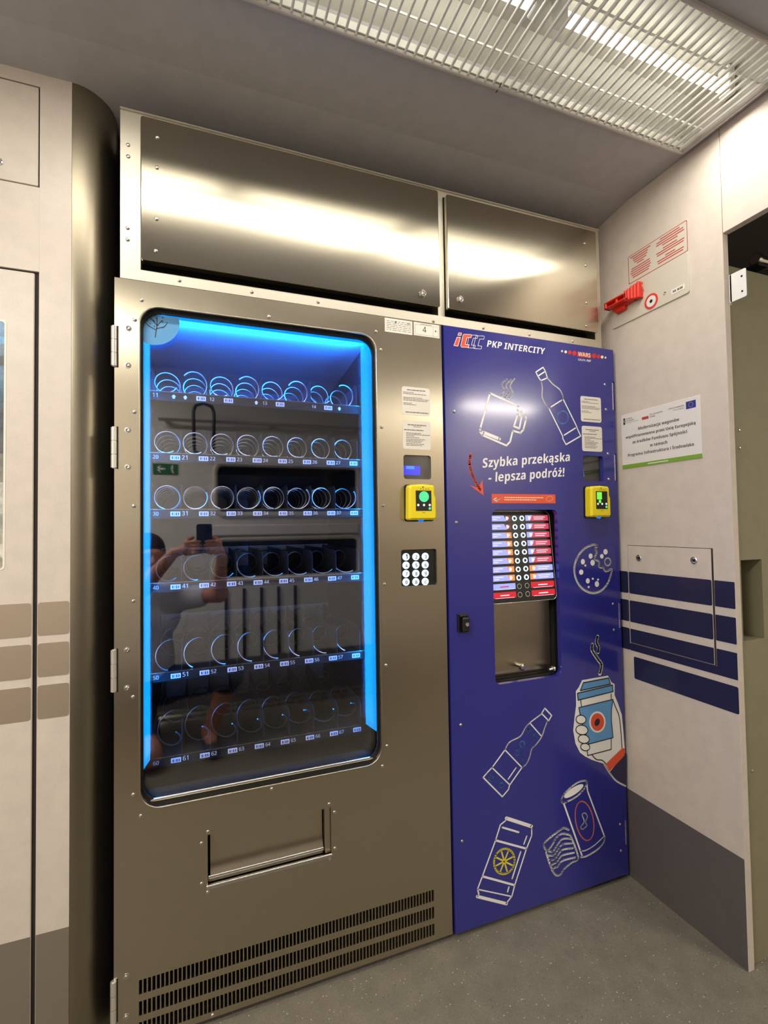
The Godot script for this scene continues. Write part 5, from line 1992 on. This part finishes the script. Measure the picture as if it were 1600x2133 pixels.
func build_left_wall_things() -> void:
	# poster on the cupboard door, only its right edge is in view
	var pr0 := -0.4225
	var z := LEFT_Z + 0.0005
	var root := thing("wall_poster", Vector3(-0.62, 1.12, z), "blue and grey travel poster with rounded corners on the cupboard door", "poster")
	var st := ST()
	plate(st, rounded(-0.822, 1.1175, pr0 + 0.0015, 1.6865, 0.008), Vector3(0, 0, z), Vector3.RIGHT, Vector3.UP, 0.0, 0.0012)
	obj("white_border", st, M.sticker, root)
	var im := Image.create(256, 360, false, Image.FORMAT_RGB8)
	var ns := FastNoiseLite.new()
	ns.seed = 5
	ns.frequency = 0.03
	var bands := [[0.0, c8(66, 122, 160)], [0.06, c8(74, 150, 196)], [0.09, c8(86, 110, 132)], [0.14, c8(60, 62, 72)], [0.18, c8(86, 118, 140)], [0.27, c8(74, 98, 118)], [0.34, c8(78, 84, 94)], [0.45, c8(88, 88, 90)], [0.54, c8(128, 126, 118)], [0.66, c8(186, 188, 178)], [0.78, c8(150, 152, 144)], [0.84, c8(178, 176, 160)], [0.90, c8(214, 208, 200)], [0.955, c8(170, 164, 144)]]
	for y in 360:
		for x in 256:
			var t := y / 360.0 + 0.012 * ns.get_noise_2d(x, y * 0.3)
			var c: Color = bands[0][1]
			for b in bands:
				if t >= b[0]:
					c = b[1]
			var k := 1.0 + 0.25 * ns.get_noise_2d(x * 2.0, y * 2.0)
			im.set_pixel(x, y, Color(c.r * k, c.g * k, c.b * k))
	var pm := mat("poster_print", Color.WHITE, 0.3)
	pm.albedo_texture = ImageTexture.create_from_image(im)
	st = ST()
	var poly := rounded(-0.818, 1.1215, pr0 - 0.0025, 1.6825, 0.006)
	var idx := Geometry2D.triangulate_polygon(poly)
	for k in idx.size():
		var p := poly[idx[idx.size() - 1 - k]]
		st.set_normal(Vector3(0, 0, 1))
		st.set_uv(Vector2((p.x + 0.818) / 0.393, 1.0 - (p.y - 1.1215) / 0.561))
		st.add_vertex(Vector3(p.x, p.y, z + 0.0015))
	obj("poster_print", st, pm, root)


# ---------- the photographer, seen only as a mirror image in the window of the snack machine ----------
# bones: [a, ra, b, rb]; tapered capsules joined by a smooth minimum and meshed as surface nets
func nets(st: SurfaceTool, bones: Array, cell: float, blend: float) -> void:
	var lo := Vector3(1e9, 1e9, 1e9)
	var hi := -lo
	for b in bones:
		var r: float = maxf(b[1], b[3]) + cell * 3.0
		lo = lo.min(b[0] - Vector3.ONE * r).min(b[2] - Vector3.ONE * r)
		hi = hi.max(b[0] + Vector3.ONE * r).max(b[2] + Vector3.ONE * r)
	var nx := int((hi.x - lo.x) / cell) + 2
	var ny := int((hi.y - lo.y) / cell) + 2
	var nz := int((hi.z - lo.z) / cell) + 2
	var f := PackedFloat32Array()
	f.resize(nx * ny * nz)
	f.fill(1.0)
	for b in bones:
		var a: Vector3 = b[0]
		var d: Vector3 = b[2] - a
		var ra: float = b[1]
		var dr: float = b[3] - ra
		var l2 := maxf(d.length_squared(), 1e-9)
		var m: float = maxf(b[1], b[3]) + blend + cell * 2.0
		var p0 := (a.min(b[2]) - Vector3.ONE * m - lo) / cell
		var p1 := (a.max(b[2]) + Vector3.ONE * m - lo) / cell
		for k in range(maxi(0, int(p0.z)), mini(nz, int(p1.z) + 1)):
			for j in range(maxi(0, int(p0.y)), mini(ny, int(p1.y) + 1)):
				for i in range(maxi(0, int(p0.x)), mini(nx, int(p1.x) + 1)):
					var q := lo + Vector3(i, j, k) * cell - a
					var t := clampf(q.dot(d) / l2, 0.0, 1.0)
					var v := (q - d * t).length() - ra - dr * t
					var at := (k * ny + j) * nx + i
					var w := f[at]
					var h := maxf(blend - absf(v - w), 0.0) / blend
					f[at] = minf(v, w) - h * h * blend * 0.25
	var ids := {}
	var vs := PackedVector3Array()
	var step := [1, nx, nx * ny]
	for k in nz - 1:
		for j in ny - 1:
			for i in nx - 1:
				var at := (k * ny + j) * nx + i
				var inside := 0
				for c in 8:
					if f[at + (c & 1) + ((c >> 1) & 1) * nx + (c >> 2) * nx * ny] < 0.0:
						inside += 1
				if inside == 0 or inside == 8:
					continue
				var sum := Vector3.ZERO
				var n := 0
				for c in 8:
					for ax in 3:
						if (c >> ax) & 1:
							continue
						var c2 := c | (1 << ax)
						var v0 := f[at + (c & 1) + ((c >> 1) & 1) * nx + (c >> 2) * nx * ny]
						var v1 := f[at + (c2 & 1) + ((c2 >> 1) & 1) * nx + (c2 >> 2) * nx * ny]
						if (v0 < 0.0) == (v1 < 0.0):
							continue
						var t := v0 / (v0 - v1)
						var p := Vector3(c & 1, (c >> 1) & 1, c >> 2)
						p[ax] += t
						sum += p
						n += 1
				ids[at] = vs.size()
				vs.append(lo + (Vector3(i, j, k) + sum / n) * cell)
	var faces := PackedInt32Array()
	for k in range(1, nz - 1):
		for j in range(1, ny - 1):
			for i in range(1, nx - 1):
				var at := (k * ny + j) * nx + i
				for ax in 3:
					if (f[at] < 0.0) == (f[at + step[ax]] < 0.0):
						continue
					var u: int = step[(ax + 1) % 3]
					var w: int = step[(ax + 2) % 3]
					var q := [at, at - u, at - u - w, at - w]
					if f[at] < 0.0:
						q = [at, at - w, at - u - w, at - u]
					for e in [0, 1, 2, 0, 2, 3]:
						faces.append(ids[q[e]])
	var nn := PackedVector3Array()
	nn.resize(vs.size())
	for e in range(0, faces.size(), 3):
		var c := (vs[faces[e + 2]] - vs[faces[e]]).cross(vs[faces[e + 1]] - vs[faces[e]])
		for g in 3:
			nn[faces[e + g]] += c
	for e in faces:
		st.set_normal(nn[e].normalized())
		st.set_uv(Vector2(vs[e].x, vs[e].y))
		st.add_vertex(vs[e])


func build_person() -> void:
	var root := thing("person", Vector3(-0.3, 0.0, 1.6), "kneeling person in a white shirt and dark shorts holding up a phone", "person")
	var head := Vector3(-0.285, 1.045, 1.56)
	var neck := Vector3(-0.310, 0.895, 1.61)
	var chest := Vector3(-0.315, 0.70, 1.64)
	var belly := Vector3(-0.305, 0.50, 1.69)
	var pelvis := Vector3(-0.30, 0.34, 1.72)
	var rs := Vector3(-0.155, 0.815, 1.60)
	var ls := Vector3(-0.475, 0.815, 1.62)
	var re := Vector3(0.075, 0.845, 1.46)
	var le := Vector3(-0.300, 0.905, 1.41)
	var rw := Vector3(0.085, 1.055, 1.335)
	var lw := Vector3(-0.145, 1.085, 1.335)
	var rh := Vector3(-0.21, 0.32, 1.70)
	var lh := Vector3(-0.39, 0.32, 1.72)
	var rk := Vector3(0.125, 0.425, 1.37)
	var lk := Vector3(-0.265, 0.075, 1.36)
	var ra := Vector3(0.02, 0.085, 1.52)
	var la := Vector3(-0.335, 0.070, 1.76)
	var body := [
		[neck + Vector3(0, 0.06, -0.01), 0.052, neck - Vector3(0, 0.06, 0), 0.060], [chest + Vector3(0.07, 0.02, 0), 0.105, chest + Vector3(-0.07, 0.02, 0), 0.105],
		[chest, 0.13, belly, 0.12], [belly, 0.12, pelvis, 0.13], [neck - Vector3(0, 0.05, 0), 0.06, rs, 0.060], [neck - Vector3(0, 0.05, 0), 0.06, ls, 0.060],
		[rs, 0.055, re, 0.040], [re, 0.042, rw, 0.027], [ls, 0.055, le, 0.040], [le, 0.044, lw, 0.028],
		[pelvis, 0.13, rh, 0.095], [pelvis, 0.13, lh, 0.095], [rh, 0.088, rk, 0.056], [lh, 0.088, lk, 0.056], [rk, 0.058, ra, 0.036], [lk, 0.058, la, 0.036],
		[ra, 0.036, ra + Vector3(0.02, -0.045, -0.14), 0.030], [la, 0.034, la + Vector3(-0.01, -0.025, 0.12), 0.028],
	]
	var st := ST()
	nets(st, body, 0.014, 0.03)
	# head with a face, its own finer grid
	var fwd := Vector3(0.30, 0.06, -0.95).normalized()
	var side := fwd.cross(Vector3.UP).normalized()
	var up := side.cross(fwd)
	var hp := func(x: float, y: float, z: float) -> Vector3: return head + side * x + up * y + fwd * z
	var skull := [
		[hp.call(0, 0.035, -0.02), 0.088, hp.call(0, 0.02, 0.015), 0.080], [hp.call(0, -0.03, 0.03), 0.064, hp.call(0, -0.075, 0.055), 0.034], [hp.call(0, -0.06, 0.0), 0.055, hp.call(0, -0.12, -0.03), 0.052],
		[hp.call(0, 0.018, 0.092), 0.009, hp.call(0, -0.022, 0.112), 0.013], [hp.call(-0.016, -0.026, 0.098), 0.008, hp.call(0.016, -0.026, 0.098), 0.008],
		[hp.call(-0.020, -0.053, 0.092), 0.007, hp.call(0.020, -0.053, 0.092), 0.007], [hp.call(-0.046, 0.026, 0.080), 0.008, hp.call(-0.014, 0.030, 0.093), 0.008], [hp.call(0.046, 0.026, 0.080), 0.008, hp.call(0.014, 0.030, 0.093), 0.008],
		[hp.call(-0.085, 0.02, 0.0), 0.012, hp.call(-0.082, -0.02, 0.005), 0.010], [hp.call(0.085, 0.02, 0.0), 0.012, hp.call(0.082, -0.02, 0.005), 0.010],
	]
	nets(st, skull, 0.006, 0.012)
	# hands round the phone: a palm, four fingers and a thumb each
	for h in [[lw, Vector3(-0.085, 1.105, 1.318), 1.0], [rw, Vector3(0.070, 1.105, 1.318), -1.0]]:
		var w: Vector3 = h[0]
		var p: Vector3 = h[1]
		var s: float = h[2]
		var hand := [[w, 0.027, p, 0.022], [p + Vector3(0, 0.025, 0), 0.017, p - Vector3(0, 0.022, 0), 0.017]]
		for k in 4:
			var b0 := p + Vector3(0.014 * s, 0.030 - 0.019 * k, -0.006)
			var l: float = [0.036, 0.040, 0.037, 0.030][k]
			var b1 := b0 + Vector3(l * 0.75 * s, 0.003, -0.016)
			var b2 := b1 + Vector3(l * 0.70 * s, 0.0, 0.010)
			hand.append([b0, 0.0098, b1, 0.0090])
			hand.append([b1, 0.0090, b2, 0.0078])
		var t0 := p + Vector3(-0.004 * s, 0.020, 0.010)
		hand.append([t0, 0.012, t0 + Vector3(0.012 * s, 0.026, 0.012), 0.0105])
		hand.append([t0 + Vector3(0.012 * s, 0.026, 0.012), 0.0105, t0 + Vector3(0.034 * s, 0.034, 0.010), 0.0088])
		nets(st, hand, 0.005, 0.006)
	obj("body", st, M.skin, root, "tanned skin")
	st = ST()
	nets(st, [
		[chest + Vector3(0.07, 0.02, 0), 0.118, chest + Vector3(-0.07, 0.02, 0), 0.118], [chest, 0.142, belly, 0.134], [belly, 0.134, pelvis + Vector3(0, 0.06, 0), 0.140],
		[neck - Vector3(0, 0.065, 0), 0.068, rs, 0.072], [neck - Vector3(0, 0.065, 0), 0.068, ls, 0.072], [rs, 0.070, rs.lerp(re, 0.55), 0.062], [ls, 0.070, ls.lerp(le, 0.55), 0.062],
	], 0.014, 0.03)
	obj("shirt", st, M.shirt, root, "white short-sleeved shirt")
	st = ST()
	nets(st, [[pelvis, 0.142, rh, 0.108], [pelvis, 0.142, lh, 0.108], [rh, 0.102, rk, 0.070], [lh, 0.102, lh.lerp(lk, 0.72), 0.082], [rk, 0.068, rk.lerp(ra, 0.12), 0.066]], 0.014, 0.03)
	obj("shorts", st, M.shorts, root, "dark knee-length shorts")
	st = ST()
	nets(st, [[hp.call(0, 0.050, -0.025), 0.094, hp.call(0, 0.045, 0.005), 0.084], [hp.call(-0.03, 0.0, -0.045), 0.070, hp.call(0.03, 0.0, -0.045), 0.070]], 0.007, 0.02)
	obj("hair", st, M.hair, root, "short brown hair")
	for s in [[ra + Vector3(0, -0.035, 0.03), ra + Vector3(0.022, -0.047, -0.15)], [la + Vector3(0.0, 0.0, 0.02), la + Vector3(-0.01, -0.025, 0.13)]]:
		st = ST()
		nets(st, [[s[0], 0.046, s[1], 0.036]], 0.009, 0.01)
		obj("shoe", st, M.shoe, root)
	var ph := thing("phone", Vector3(0.0, 1.08, 1.296), "dark phone held up by the kneeling person", "phone")
	st = ST()
	plate(st, rounded(-0.038, 1.078, 0.038, 1.228, 0.010), Vector3(0, 0, 1.292), Vector3.RIGHT, Vector3.UP, 0.0, 0.008, 0.001)
	obj("phone_body", st, M.phone, ph)
	st = ST()
	for p in [[0.016, 1.210], [0.016, 1.188], [0.030, 1.199]]:
		lathe(st, Vector3(p[0], p[1], 1.292), Vector3(0, 0, -1), [[0.0075, 0.0], [0.0075, 0.0015], [0.0055, 0.0018], [0.0, 0.0014]], 14)
	obj("camera_lens", st, M.night_glass, ph)
